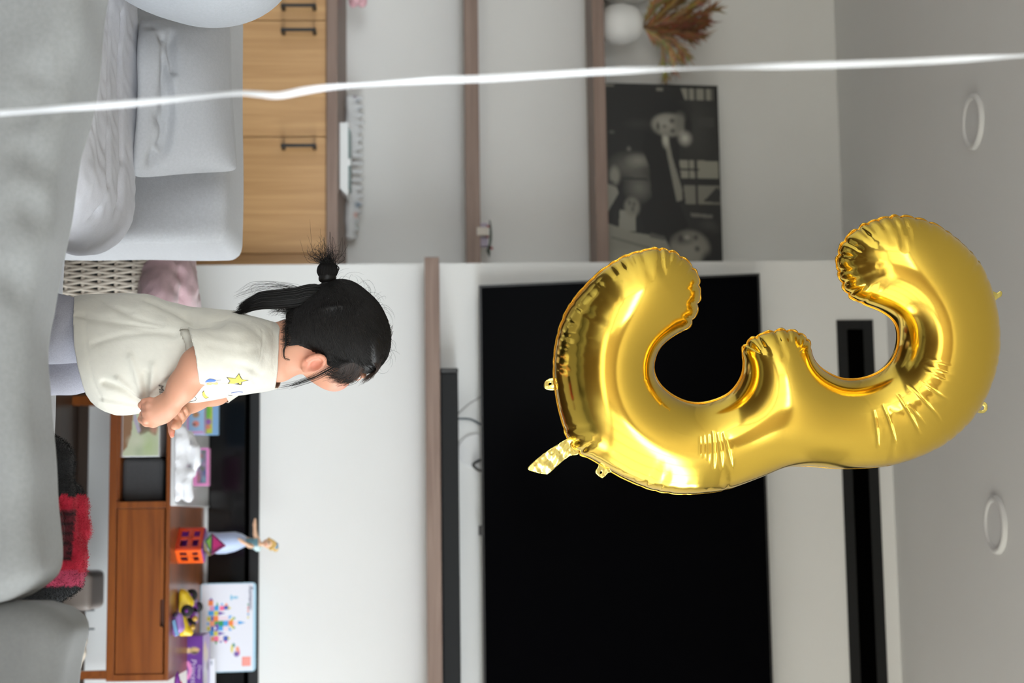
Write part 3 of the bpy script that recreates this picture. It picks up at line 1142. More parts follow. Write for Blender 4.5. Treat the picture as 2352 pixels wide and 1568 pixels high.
# second back cushion on the right
Fc = Field((P(1385, 0, 2.46)[0] - .06, 2.26, .1), (P(1568, 0, 2.46)[0] + .75, 2.66, .86), .011)
sl, X, Y, Z = Fc.block(Fc.lo, Fc.lo + Fc.h * Fc.n)
yc_ = 2.46
tl = [(1366, 90), (1370, 130), (1378, 160), (1392, 180), (1412, 192), (1435, 199), (1450, 199), (1480, 190), (1520, 180), (1568, 171), (1640, 160), (1900, 150)]
tp = np.array([P(u, v, yc_ + .02) for u, v in tl])
zt = np.interp(X[:, 0, 0], tp[:, 0], tp[:, 2], left=.3)[:, None, None].astype(np.float32)
xl_ = float(P(1364, 60, yc_)[0])
qx = np.maximum(xl_ - X, X - (xl_ + .9)) + rad
qy = np.abs(Y - yc_) - .11 + rad
qz = np.maximum(Z - zt, .15 - Z) + rad
dd = np.sqrt(np.maximum(qx, 0) ** 2 + np.maximum(qy, 0) ** 2 + np.maximum(qz, 0) ** 2) + np.minimum(np.maximum(qx, np.maximum(qy, qz)), 0) - rad
Fc.merge(sl, dd.astype(np.float32), 0)
v, f = Fc.mesh()
v = relax(v, f, 8)
n = vnormals(v, f)
v += n * (.006 * wob(v, 8, 21))[:, None]
v = fold_push(v, n, [[P(u, v_, yc_ - .11) for u, v_ in ((1385, 20), (1388, 90), (1396, 130), (1420, 152), (1460, 168), (1520, 150), (1568, 136))]], .005, .007)
obj('back_cushion', v, f, M_sofa_dark, sofa)

# upholstered end block beyond the seat
yD = 3.46
a, b = P(585, 160, yD + .16), P(585, 524, yD + .02)
Fd = Field((-1.75, yD - .04, SEATZ - .3), (a[0] + .05, yD + .34, b[2] + .05), .013)
cx0, cx1 = -1.7, a[0]
Fd.rbox(((cx0 + cx1) / 2, yD + .14, (b[2] + SEATZ - .28) / 2), ((cx1 - cx0) / 2, .14, (b[2] - SEATZ + .28) / 2), .03, 0)
v, f = Fd.mesh()
v = relax(v, f, 3)
n = vnormals(v, f)
v += n * (.003 * wob(v, 14, 31))[:, None]
v = fold_push(v, n, [[P(u, v_, yD) for u, v_ in ((548, 505), (553, 480), (546, 470))], [P(u, v_, yD) for u, v_ in ((538, 500), (546, 488))], [P(u, v_, yD) for u, v_ in ((535, 480), (548, 470))]], .004, .006)
obj('end_block', v, f, M_sofa, sofa)

# big slack cushion lying on the seat at the left
yF = 3.05
Fe = Field((-1.3, 2.52, SEATZ - .03), (P(560, 250, 3.2)[0] + .05, 3.44, .78), .011)
xs0, xs1 = -1.35, float(P(557, 235, 3.1)[0])
zt_s = float(P(300, 314, 3.26)[2])
Fe = Field((xs0 - .05, 2.5, SEATZ - .02), (xs1 + .06, 3.46, zt_s + .06), .0075)
Fe.rbox(((xs0 + xs1) / 2, 3.03, (SEATZ + zt_s) / 2), ((xs1 - xs0) / 2, .31, (zt_s - SEATZ) / 2), .105, 0)
v, f = Fe.mesh()
v = relax(v, f, 6)
n = vnormals(v, f)
v += n * (.007 * wob(v, 12, 41) + .0035 * wob(v * np.array([.45, 1, 1.3]), 42, 42) + .0016 * wob(v, 90, 43))[:, None]
folds = [[P(u, v_, 3.12) for u, v_ in q] for q in (((60, 300), (160, 296), (280, 292), (360, 284)), ((200, 316), (300, 304), (380, 300), (440, 286)), ((300, 312), (370, 306), (430, 280), (460, 262)), ((380, 312), (440, 290), (480, 262)), ((250, 250), (350, 245), (430, 236)), ((280, 222), (380, 226), (460, 230)), ((120, 268), (160, 262), (220, 262)), ((40, 280), (90, 270), (140, 262)))]
v = fold_push(v, n, folds, .016, .013)
v = fold_push(v, n, [[P(u, v_, 3.0) for u, v_ in q] for q in (((60, 275), (200, 262), (330, 268), (420, 258)), ((30, 255), (150, 240), (260, 238)), ((180, 225), (300, 214), (400, 216)), ((320, 250), (420, 232), (520, 222)), ((380, 205), (450, 208), (510, 215)))], .007, .012)
v = fold_push(v, n, [[P(u, v_, 3.05) for u, v_ in ((455, 152), (490, 185), (530, 235), (560, 285))]], .004, .005)
v[:, 2] = np.maximum(v[:, 2], SEATZ)
tag(obj('slack_cushion', v, f, mat('pale_grey_cotton', (192, 192, 198), .92, bump=(500, .3, .001), mottle=.03, mscale=180, sheen=.15)),
    'large slack pale grey cushion lying creased on the sofa seat below the square pillow', 'cushion')

# square pillow leaning against the end block
yP = 3.31
cs = [P(48, 532, yP + .05), P(395, 548, yP + .05), P(412, 303, yP - .06), P(40, 318, yP - .06)]
nu, nv = 90, 66
vv = []
for side in (1, -1):
    for i in range(nu):
        for j in range(nv):
            s_, t_ = i / (nu - 1), j / (nv - 1)
            p0 = (cs[3] * (1 - s_) + cs[2] * s_) * (1 - t_) + (cs[0] * (1 - s_) + cs[1] * s_) * t_
            ed = max(0.0, (1 - (2 * s_ - 1) ** 4) * (1 - (2 * t_ - 1) ** 4))
            pin = .012 * ((1 - abs(2 * s_ - 1) ** 2) * abs(2 * t_ - 1) ** 3)
            pin2 = .005 * ((1 - abs(2 * t_ - 1) ** 2) * abs(2 * s_ - 1) ** 3)
            rc_ = .05 * abs(2 * s_ - 1) ** 9 * abs(2 * t_ - 1) ** 9
            p0 = p0 * (1 - rc_) + (cs[0] + cs[1] + cs[2] + cs[3]) / 4 * rc_
            p0 = p0 + np.array([-np.sign(s_ - .5) * pin2, 0, -np.sign(t_ - .5) * pin])
            vv.append(p0 + np.array([0, -1, -.2]) * side * .075 * ed ** .55)
vv = np.array(vv)
ff = []
for k, side in enumerate((1, -1)):
    b0 = k * nu * nv
    for i in range(nu - 1):
        for j in range(nv - 1):
            q = [b0 + i * nv + j, b0 + (i + 1) * nv + j, b0 + (i + 1) * nv + j + 1, b0 + i * nv + j + 1]
            ff.append(q if side == 1 else q[::-1])
ff = np.array(ff)
n = vnormals(vv, ff)
fr_ = slice(0, nu * nv)
vf = vv.copy()
vf += n * (.0035 * wob(vv, 20, 51))[:, None]
folds = [[P(u, v_, yP - .08) for u, v_ in q] for q in (((70, 345), (110, 362), (170, 384), (250, 392), (330, 384), (385, 366)), ((90, 372), (150, 380), (210, 372), (270, 380)), ((130, 352), (200, 350), (300, 352), (395, 348)), ((270, 360), (300, 376), (330, 370)), ((60, 400), (100, 392), (160, 398)))]
vf = fold_push(vf, n, folds, .020, .011)
vf = fold_push(vf, n, [[P(u, v_ - 13, yP - .08) for u, v_ in q] for q in (((80, 360), (170, 398), (250, 404), (350, 392)),)], -.010, .012)
vf = fold_push(vf, n, [[P(u, v_, yP - .06) for u, v_ in q] for q in (((100, 512), (130, 506)), ((200, 525), (220, 508)), ((330, 535), (345, 515)), ((75, 520), (85, 500)))], .006, .01)
tag(obj('square_pillow', vf, ff, mat('grey_pillow_linen', (176, 177, 180), .92, bump=(480, .35, .0012), mottle=.04, mscale=170, sheen=.15)),
    'square grey linen pillow leaning upright against the sofa end block', 'pillow')

# rounded bolster in the upper left corner
Fg = Field(P(-92, 478, 3.0) - np.array([.26, .25, .33]), P(-92, 478, 3.0) + np.array([.17, .25, .22]), .011)
c = P(-92, 478, 3.0)
Fg.ell(c, (.128, .19, .176), 0)
Fg.cone(c + np.array([-.05, 0, -.12]), c + np.array([-.06, 0, -.02]), .13, .12, .06)
v, f = Fg.mesh()
v = relax(v, f, 2)
tag(obj('round_bolster', v, f, mat('blue_grey_jersey', (170, 173, 178), .9, bump=(420, .3, .001), mottle=.04, mscale=150, sheen=.15)),
    'smooth rounded pale grey bolster cushion at the frame edge above the slack cushion', 'cushion')

# ------------------------------------------------------------------ basket with pink blanket
bc = P(655, 100, 4.2)
bz1 = float(P(655, 349, 4.0)[2])
BR = .175
bk = root('basket', (bc[0], 4.2, 0), 'cream knotted cord basket standing behind the sofa seat', 'basket')
M_cord = mat('cream_cotton_cord', (206, 196, 182), .9, bump=(300, .5, .002))
MB().lathe((bc[0], 4.2, 0.004), [(BR - .025, 0), (BR - .02, bz1 - .02)], 48).build('liner', mat('dark_teal_liner', (34, 48, 56), .9), bk, True)
rows = [float(P(655, q, 4.02)[2]) for q in (345, 305.5, 265, 227, 189, 150, 110, 70)]
rows = [q for q in rows if q > .02] + [.012]
nst = 60


def ring(z, rr):
    m = MB()
    pts = [np.array([bc[0] + BR * math.cos(a), 4.2 + BR * math.sin(a), z]) for a in np.linspace(0, 2 * math.pi, 73)]
    m.tube(pts, rr, 8, cap=False, closed=True)
    return m


ring(rows[0] + .002, .0085).build('rim', M_cord, bk, True)
for z in rows[1:]:
    ring(z, .0055).build('cord_band', M_cord, bk, True)
zz = MB()
for i in range(len(rows) - 1):
    for k in range(nst):
        a0 = 2 * math.pi * (k + (.5 if i % 2 else 0)) / nst
        for sgn in (-1, 1):
            a1 = a0 + sgn * math.pi / nst * .8
            pts = []
            for t in np.linspace(0, 1, 4):
                a = a0 + (a1 - a0) * t
                rr = BR + .002
                pts.append([bc[0] + rr * math.cos(a), 4.2 + rr * math.sin(a), rows[i] + (rows[i + 1] - rows[i]) * t])
            zz.tube(pts, .0050, 6, cap=False)
o = zz.build('netting', M_cord, bk, True)
o['kind'] = 'stuff'
Fp = Field((bc[0] - .3, 3.9, bz1 - .15), (bc[0] + .32, 4.5, bz1 + .16), .008)
for (u, v_, y, rx, rz) in ((596, 378, 4.12, .05, .05), (625, 372, 4.08, .06, .06), (660, 366, 4.05, .07, .055), (640, 400, 4.12, .06, .055), (680, 392, 4.10, .07, .065), (600, 412, 4.2, .03, .03),
                           (690, 425, 4.15, .05, .035), (720, 400, 4.2, .08, .07), (590, 432, 4.24, .022, .018), (650, 412, 4.22, .07, .05), (700, 360, 4.0, .08, .05), (655, 350, 4.2, .15, .07)):
    Fp.ell(P(u, v_, y), (rx, .06 if rx < .1 else .14, rz), .03)
v, f = Fp.mesh()
v = relax(v, f, 2)
n = vnormals(v, f)
v += n * (.004 * wob(v, 60, 61) + .002 * wob(v, 160, 62))[:, None]
v = fold_push(v, n, [[P(u, v_, 4.05) for u, v_ in q] for q in (((588, 372), (612, 376), (625, 380), (640, 392)), ((606, 352), (640, 366), (680, 372), (720, 380)), ((600, 396), (640, 388), (690, 404), (710, 420)), ((625, 420), (660, 410), (700, 430)))], .016, .012)
cc = np.array(lin((198, 166, 172))) * (1 + .10 * wob(v, 90, 63))[:, None]
tag(obj('pink_blanket', v, f, mat('pink_fleece', (255, 255, 255), .95, vcol=True, bump=(260, .6, .003), sheen=.4), cols=cc),
    'dusty pink fleece blanket bundled in the cream cord basket', 'blanket')

# ------------------------------------------------------------------ fuzzy red and black blanket on the seat
yR = 2.98
Fr = Field(P(1010, -40, yR) - np.array([.02, .2, .06]), P(1390, 215, yR) + np.array([.02, .2, .04]), .006)


def pr(u, v_, y=0.0):
    return P(u, v_, yR + y)


for a, b, ra, rb in (((1040, 88), (1062, 128), .03, .027), ((1062, 128), (1130, 140), .03, .026), ((1060, 100), (1140, 90), .05, .05),
                     ((1128, 168), (1160, 172), .018, .024), ((1160, 172), (1215, 178), .024, .022), ((1215, 178), (1262, 165), .022, .020), ((1262, 165), (1290, 150), .02, .025),
                     ((1150, 120), (1300, 110), .045, .055), ((1200, 120), (1265, 135), .04, .038), ((1285, 155), (1325, 150), .035, .034), ((1325, 140), (1345, 130), .03, .028), ((1345, 125), (1362, 118), .028, .02),
                     ((1040, 20), (1360, 20), .07, .07), ((1050, 60), (1350, 60), .06, .06)):
    yy = .035 if a[1] > 150 and a[0] < 1270 else 0
    Fr.cone(pr(a[0], a[1], yy), pr(b[0], b[1], yy), ra, rb, .014)
v, f = Fr.mesh()
v = relax(v, f, 2)
n = vnormals(v, f)
v += n * (.003 * wob(v, 50, 71))[:, None]
v = fold_push(v, n, [[pr(u, v_, -.03) for u, v_ in q] for q in (((1120, 160), (1160, 166), (1200, 166), (1230, 158), (1265, 150)), ((1150, 140), (1165, 152), (1200, 160)), ((1268, 130), (1280, 150), (1275, 165)))], .012, .009)
v[:, 2] = np.maximum(v[:, 2], SEATZ - .005)


def uv_of(p):
    d = p - CAM
    k = F_PX / (d @ _F)
    return 784 + (d @ _RD) * k, 1176 + (d @ _UD) * k


U_, V_ = uv_of(v)
red, dred, blk, pk = [np.array(lin(c)) for c in ((176, 26, 52), (92, 26, 36), (18, 19, 21), (172, 58, 88))]
cc = np.tile(red, (len(v), 1))
cc[(U_ < 1138)] = blk
band = (U_ > 1172) & (U_ < 1286) & (V_ < 178 - .0 * U_) & (V_ < 172 - (U_ - 1200) * .1) & (v[:, 1] < yR + .045)
cc[band] = dred
cc[(U_ > 1312) & (U_ < 1346)] = pk
cc[U_ >= 1346] = blk
strp = band & (np.sin(U_ * .55) > .55)
cc[strp] = np.array(lin((40, 12, 18)))
# fibres
fv, fq, fc = [v], f.tolist(), [cc]
sel = np.where((V_ > 60) & (n[:, 1] < .5))[0]
pick = RNG.choice(sel, 26000)
base = v[pick] + RNG.normal(size=(26000, 3)) * .002
lean = n[pick] + RNG.normal(size=(26000, 3)) * .45
lean /= np.linalg.norm(lean, axis=1)[:, None]
side = np.cross(lean, RNG.normal(size=(26000, 3)))
side /= np.linalg.norm(side, axis=1)[:, None]
L = RNG.uniform(.0018, .0042, 26000)[:, None]
tri = np.stack([base - side * .0005, base + side * .0005, base + lean * L], 1).reshape(-1, 3)
n0 = len(v)
fq += [[n0 + 3 * i, n0 + 3 * i + 1, n0 + 3 * i + 2] for i in range(26000)]
fcol = np.repeat(cc[pick] * RNG.uniform(.75, 1.25, (26000, 1)), 3, axis=0)
m_pk = np.repeat((U_[pick] > 1312) & (U_[pick] < 1346) & (RNG.random(26000) < .3), 3)
fcol[m_pk] = np.array(lin((60, 20, 40)))
o = obj('fuzzy_blanket', np.concatenate([v, tri]), fq, mat('red_black_fleece', (255, 255, 255), .95, vcol=True, sheen=.08), cols=np.concatenate([cc, fcol]))
tag(o, 'fuzzy red and black fleece blanket bunched on the sofa seat behind the backrest', 'blanket')

# ------------------------------------------------------------------ wooden console
cfL = P(862, 330, CFY)[0]
cfR = P(1564, 330, CFY)[0]
zb0 = float(P(1300, 247, CFY)[2])
zb1 = float(P(1300, 270, CFY)[2])
zt0 = float(P(1300, 379, CFY)[2])
con = root('wooden_console', ((cfL + cfR) / 2, (CFY + D) / 2, 0), 'long low orange-brown wooden console standing against the white wall', 'console')
MB().box((cfL, CFY, zt0), (cfR, D - .015, CTZ), .003).build('top', M_teak, con)
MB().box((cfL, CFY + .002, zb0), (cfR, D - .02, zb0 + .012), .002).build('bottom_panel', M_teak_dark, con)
MB().box((cfL + .002, CFY, zb0), (cfR - .002, CFY + .03, zb1 - .006), .002).build('lower_rail', M_teak, con)
xm = P(1159, 330, CFY)[0]
for nm, a, b in (('side_panel', cfL, cfL + .02), ('side_panel', cfR - .02, cfR), ('divider', xm - .010, xm + .010)):
    MB().box((a, CFY + .002, zb0 + .012), (b, D - .02, zt0), .001).build(nm, M_teak, con)
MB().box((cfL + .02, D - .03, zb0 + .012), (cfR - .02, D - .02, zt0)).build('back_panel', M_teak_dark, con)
MB().box((cfL + .02, CFY + .01, zb1 - .006), (xm - .01, D - .03, zb1)).build('bay_floor', M_teak, con)
# drawer with a finger notch in its upper edge
xd0, xd1 = xm + .012, cfR - .022
na, nb = P(1378, 380, CFY)[0], P(1438, 380, CFY)[0]
zd0, zd1 = zb1 - .003, zt0 - .004
nt_ = .010
pol = [(xd0, zd0), (xd1, zd0), (xd1, zd1), (nb + .004, zd1), (nb, zd1 - nt_), (na, zd1 - nt_), (na - .004, zd1), (xd0, zd1)]
MB().prism(pol, 0, .018, ((0, CFY + .004, 0), (1, 0, 0), (0, 0, 1), (0, 1, 0))).build('drawer_front', M_teak, con)
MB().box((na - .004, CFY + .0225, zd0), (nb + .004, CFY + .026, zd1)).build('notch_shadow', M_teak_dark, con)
for u0, u1, y in ((903, 936, D - .10), (1540, 1554, CFY + .03), (870, 886, CFY + .03), (1548, 1562, D - .1)):
    a, b = P(u0, 200, y)[0], P(u1, 200, y)[0]
    m = MB()
    w_ = b - a
    m.add([[a + w_ * .2, y, 0], [b - w_ * .2, y, 0], [b - w_ * .2, y + w_ * .6, 0], [a + w_ * .2, y + w_ * .6, 0], [a, y - .004, zb0], [b, y - .004, zb0], [b, y + w_, zb0], [a, y + w_, zb0]],
          [[3, 2, 1, 0], [4, 5, 6, 7], [0, 1, 5, 4], [1, 2, 6, 5], [2, 3, 7, 6], [3, 0, 4, 7]])
    m.build('leg', M_teak, con)

# picture-covered box and grey bin in the open bay
a, b = P(930, 283, CFY + .03), P(1048, 366, CFY + .03)
r = root('picture_box', ((a[0] + b[0]) / 2, CFY + .1, zb1), 'box with a pale green and brown picture standing in the console bay', 'box')
MB().box((a[0], CFY + .032, zb1), (b[0], CFY + .2, b[2]), .003).build('body', mat('white_card', (226, 228, 228), .6), r)
p_ = Paint((196, 204, 176))
p_.poly([(0, 0), (.92, 0), (.82, .12), (.62, .22), (.4, .26), (0, .28)], (146, 112, 86)).poly([(.15, .52), (.50, .42), (.60, .48), (.52, .70), (.60, .92), (0, 1), (0, .6)], (124, 104, 92)).poly([(0, .28), (.3, .3), (.56, .42), (.5, .5), (.2, .36), (0, .36)], (182, 174, 196))
p_.ell(.45, .86, .12, .1, (190, 140, 122), .5).ell(.8, .7, .2, .2, (182, 198, 150), .8).ell(.9, .45, .15, .1, (178, 190, 160), .8).ell(.7, .4, .1, .2, (206, 210, 186), .8)
print_sheet('picture', (a[0] + .003, CFY + .0312, zb1 + .003), (b[0] - a[0] - .006, 0, 0), (0, 0, b[2] - zb1 - .006), 60, 50, p_, mat('gloss_print', (255, 255, 255), .3, vcol=True), r)
a, b = P(1012, 371, CFY + .1), P(1046, 374, CFY + .1)
tag(MB().box((a[0], CFY + .05, zb1 + 0 * a[2]), (a[0] + .001, CFY + .051, zb1 + .001)).build('x', M_black), 'x', 'x') if False else None
a, b = P(1053, 285, CFY + .03), P(1150, 376, CFY + .03)
Fq = Field((a[0] - .02, CFY + .01, zb1 - .01), (b[0] + .02, CFY + .36, b[2] + .02), .006)
Fq.rbox(((a[0] + b[0]) / 2, CFY + .19, (zb1 + b[2]) / 2 - .002), ((b[0] - a[0]) / 2, .15, (b[2] - zb1) / 2 - .004), .010, 0)
v, f = Fq.mesh()
v = relax(v, f, 2)
v += vnormals(v, f) * (.0015 * wob(v, 40, 81))[:, None]
v[:, 2] = np.maximum(v[:, 2], zb1)
tag(obj('fabric_bin', v, f, mat('charcoal_felt', (70, 70, 72), .95, bump=(500, .4, .001), mottle=.08, mscale=120)), 'charcoal grey felt storage bin in the console bay beside the picture box', 'storage bin')

# white tray top on the console and the things on it
xa, xb = P(840, 390, CFY)[0], P(1161, 392, CFY)[0]
wz = CTZ + .016
wt = root('white_board', ((xa + xb) / 2, CFY + .3, CTZ), 'shallow white tray board covering the left end of the wooden console', 'tray')
MB().box((xa, CFY - .004, CTZ), (xb, D - .02, wz), .003).build('board', mat('white_laminate', (226, 227, 228), .3, coat=.2), wt)
MB().box((xb - .006, CFY - .002, wz), (xb, D - .03, wz + .004), .001).build('side_lip', mat('white_laminate', (226, 227, 228), .3), wt)
yB = float(PZ(1060, 408, wz)[1])
Fw = Field(P(970, 395, yB) - np.array([.02, .1, .03]), P(1160, 450, yB) + np.array([.02, .14, .03]), .005)
for pts in (((990, 412), (1000, 430)), ((985, 418), (1020, 424)), ((1000, 436), (1030, 448)), ((1030, 448), (1062, 448)), ((1062, 448), (1085, 438)), ((1010, 415), (1060, 420)), ((1060, 414), (1100, 420)), ((1085, 436), (1110, 428)),
            ((1100, 420), (1135, 424)), ((1110, 428), (1142, 432)), ((1030, 428), (1050, 436))):
    yy = yB + .03 * math.sin(pts[0][0])
    Fw.cone(P(*pts[0], yy), P(*pts[1], yy + .01), .014, .016, .012)
    Fw.cone(P(pts[0][0], 404, yy), P(pts[1][0], 404, yy), .014, .014, .012)
v, f = Fw.mesh()
v = relax(v, f, 2)
v += vnormals(v, f) * (.004 * wob(v, 70, 91) + .002 * wob(v, 160, 92))[:, None]
v[:, 2] = np.maximum(v[:, 2], wz)
tag(obj('plastic_bag', v, f, mat('white_bag_film', (236, 237, 242), .4, bump=(120, .4, .003))), 'crumpled white plastic bag lying on the white tray board', 'bag')
# blue picture-card box
y0 = float(PZ(960, 430, wz)[1])
a, b = P(880, 436, y0), P(996, 468, y0)
r = root('card_box', ((a[0] + b[0]) / 2, y0, wz), 'pale blue toy box with round pictures partly behind the girl\'s hand', 'toy box')
MB().box((a[0], y0, wz), (b[0], y0 + .05, b[2]), .002).build('body', mat('pale_lilac_card', (196, 176, 214), .5), r)
p_ = Paint((150, 188, 224))
p_.rect(0, 0, 1, .12, (206, 150, 206)).rect(.94, 0, 1, 1, (206, 160, 206))
for cx_, c_ in ((.42, (222, 178, 142)), (.62, (176, 130, 86)), (.80, (226, 138, 122))):
    p_.ell(cx_, .52, .06, .2, c_, .3)
p_.ell(.815, .42, .02, .1, (70, 66, 70), .4)
print_sheet('picture', (a[0], y0 - .0006, wz), (b[0] - a[0], 0, 0), (0, 0, b[2] - wz), 60, 24, p_, mat('gloss_print', (255, 255, 255), .3, vcol=True), r)
y1 = y0 + .055
a, b = P(880, 436, y1), P(998, 500, y1)
r = root('card_box', ((a[0] + b[0]) / 2, y1, wz), 'blue and green illustrated toy box standing behind the pale blue box', 'toy box')
MB().box((a[0], y1, wz), (b[0], y1 + .03, b[2]), .002).build('body', mat('blue_card', (120, 168, 206), .5), r)
p_ = Paint((126, 172, 210))
p_.rect(0, .5, .97, .82, (176, 188, 70)).rect(0, .82, 1, .98, (124, 164, 204)).ell(.55, .62, .16, .13, (110, 176, 70), .3).ell(.75, .66, .06, .11, (140, 90, 160), .3).ell(.85, .62, .04, .13, (206, 120, 100), .4).ell(.35, .7, .1, .1, (220, 206, 60), .4)
print_sheet('picture', (a[0], y1 - .0006, wz), (b[0] - a[0], 0, 0), (0, 0, b[2] - wz), 60, 40, p_, mat('gloss_print', (255, 255, 255), .3, vcol=True), r)
# pink framed box
y2 = float(PZ(1070, 440, wz)[1])
a, b = P(1028, 440, y2), P(1115, 478, y2)
r = root('pink_box', ((a[0] + b[0]) / 2, y2, wz), 'pink framed toy box with a picture window behind the white plastic bag', 'toy box')
MB().box((a[0], y2, wz), (b[0], y2 + .045, b[2]), .003).build('body', mat('pink_card', (226, 140, 196), .4), r)
p_ = Paint((128, 116, 138))
for k in range(22):
    p_.ell(RNG.uniform(0, 1), RNG.uniform(0, 1), RNG.uniform(.05, .14), RNG.uniform(.1, .25), [(150, 130, 160), (90, 100, 140), (120, 150, 170), (170, 110, 120), (100, 110, 96)][k % 5], .5)
zz0 = a[2] + (b[2] - a[2]) * .35
print_sheet('window_picture', (a[0] + .008, y2 - .0006, zz0), (b[0] - a[0] - .016, 0, 0), (0, 0, b[2] - zz0 - .006), 40, 20, p_, mat('gloss_print', (255, 255, 255), .3, vcol=True), r)

# ---- orange tile house, tile pyramid
M_or = mat('orange_plastic', (240, 96, 26), .25, trans=.15)
M_or2 = mat('red_orange_plastic', (222, 66, 22), .25, trans=.15)
M_purp = mat('purple_plastic', (112, 40, 130), .3)
hz1_ = 0
y0 = float(PZ(1262, 402, CTZ)[1])
p00 = P(1262, 402, y0)
p00[2] = CTZ
hh = float(P(1262, 462, y0)[2]) - CTZ
L1 = P(1213, 430, y0 + .05)
L2 = P(1292, 430, y0 + .03)
house = root('tile_house', p00, 'orange see-through plastic tile house standing on the console', 'toy')


def tile(pa, pb, h, m, name, px=2, py=1):
    """one framed tile with window holes between two ground points"""
    pa, pb = np.asarray(pa, float), np.asarray(pb, float)
    ex = (pb - pa)
    ex[2] = 0
    W = np.linalg.norm(ex)
    ex /= W
    nn = np.array([ex[1], -ex[0], 0])
    fm = (np.array([pa[0], pa[1], CTZ]), ex, np.array([0, 0, 1.0]), nn)
    mb_ = MB()
    t = .012
    bars = [((0, 0), (W, t)), ((0, h - t), (W, h)), ((0, t), (t, h - t)), ((W - t, t), (W, h - t)), ((t, h / 2 - t / 2), (W - t, h / 2 + t / 2)), ((W * .42, t), (W * .52, h - t))]
    for (x0_, z0_), (x1_, z1_) in bars:
        mb_.prism([(x0_, z0_), (x1_, z0_), (x1_, z1_), (x0_, z1_)], -.003, .003, fm)
    for cx_ in (W * .26, W * .76):
        for cz_ in (h * .25, h * .75):
            wx, wz_ = W * .17, h * .17
            mb_.prism([(cx_ - wx, cz_ - wz_), (cx_ + wx, cz_ - wz_), (cx_ + wx, cz_ - wz_ * .72), (cx_ - wx, cz_ - wz_ * .72)], -.002, .002, fm)
    o_ = mb_.build(name, m, house)
    return o_


pl = np.array([L1[0], y0 + .07, CTZ])
pr_ = np.array([L2[0], y0 + .055, CTZ])
tile(pl, p00, hh, M_or2, 'wall_tile')
tile(p00, pr_, hh, M_or, 'wall_tile')
pb_ = pl + pr_ - p00
MB().add([pl, pb_, pb_ + [0, 0, hh], pl + [0, 0, hh]], [[0, 1, 2, 3]]).build('wall_tile', M_purp, house)
MB().add([pr_, pb_, pb_ + [0, 0, hh], pr_ + [0, 0, hh]], [[0, 1, 2, 3]]).build('wall_tile', M_purp, house)
ct = (pl + pr_) / 2 + np.array([0, 0, hh])
e_ = .003
MB().prism([(p[0], p[1]) for p in (pl, p00, pr_, pb_)], hh, hh + .004, ((0, 0, CTZ), (1, 0, 0), (0, 1, 0), (0, 0, 1))).build('roof_tile', M_purp, house)
rz = CTZ + hh + .004
tp_ = root('tile_pyramid', (p00[0], p00[1] + .04, rz), 'green and magenta triangle tiles standing on the orange tile house', 'toy')
ya = y0 + .028
g0, g1, g2 = P(1242, 463, ya), P(1224, 487, ya + .01), P(1274, 485, ya - .01)
g3 = P(1253, 519, ya)
g4, g5 = P(1262, 464, ya - .012), P(1284, 481, ya + .005)


def tri_tile(a, b, c, m, mf, name):
    a, b, c = [np.asarray(q, float) for q in (a, b, c)]
    nn = np.cross(b - a, c - a)
    nn /= np.linalg.norm(nn)
    cen = (a + b + c) / 3
    mb_ = MB()
    inn = [cen + (q - cen) * .68 for q in (a, b, c)]
    out = [a, b, c]
    for i in range(3):
        j = (i + 1) % 3
        q = [out[i], out[j], inn[j], inn[i]]
        mb_.add([p - nn * .003 for p in q] + [p + nn * .003 for p in q], [[3, 2, 1, 0], [4, 5, 6, 7], [0, 1, 5, 4], [1, 2, 6, 5], [2, 3, 7, 6], [3, 0, 4, 7]])
    fr_ = mb_.build(name, mf, tp_)
    MB().add(inn, [[0, 1, 2]]).build('pane', m, fr_)


g0[2] = max(g0[2], rz + .003)
tri_tile(g0, g2, g1, mat('green_plastic', (128, 182, 72), .3), mat('dark_green_plastic', (66, 96, 70), .3), 'green_tile')
tri_tile(g1, g2, g3, mat('magenta_plastic', (200, 44, 122), .3), mat('plum_plastic', (124, 34, 88), .3), 'magenta_tile')
tri_tile(P(1243, 466, ya - .004), P(1276, 482, ya), P(1268, 474, ya + .03), mat('yellow_plastic', (200, 184, 120), .3), mat('olive_plastic', (150, 134, 90), .3), 'side_tile')

# ---- doll in a pale blue dress behind the tile house
yd = 5.06
dl = root('dress_doll', P(1245, 440, yd), 'doll in a pale blue dress with a teal top and one arm raised', 'doll')
dl.location[2] = CTZ
zf = float(CTZ)


def dz(v_):
    return float(P(1245, v_, yd)[2])


dress = [(464, 1222, 1252, .03), (480, 1222, 1266, .045), (500, 1223, 1272, .05), (520, 1222, 1271, .05), (540, 1221, 1266, .045), (555, 1225, 1259, .035), (566, 1232, 1254, .024)]
m = MB()
nn_ = 28
vv, ff = [], []
dress = [(430, 1226, 1254, .03)] + dress
for k, (v_, ul, ur, rd) in enumerate(dress):
    a, b = P(ul, v_, yd), P(ur, v_, yd)
    cx_, rx_ = (a[0] + b[0]) / 2, (b[0] - a[0]) / 2
    zc_ = zf + .0 if k == 0 else (a[2] + b[2]) / 2
    for i in range(nn_):
        an = 2 * math.pi * i / nn_
        pl_ = 1 + .05 * math.sin(5 * an) * (1 - k / 7)
        vv.append([cx_ + rx_ * pl_ * math.cos(an), yd + rd * pl_ * math.sin(an), zc_])
for k in range(len(dress) - 1):
    for i in range(nn_):
        ff.append([k * nn_ + i, k * nn_ + (i + 1) % nn_, (k + 1) * nn_ + (i + 1) % nn_, (k + 1) * nn_ + i])
ff.append(list(range(nn_))[::-1])
ff.append([(len(dress) - 1) * nn_ + i for i in range(nn_)])
m.add(vv, ff)
m.build('dress', mat('pale_blue_satin', (178, 194, 226), .45, sheen=.3), dl, True)
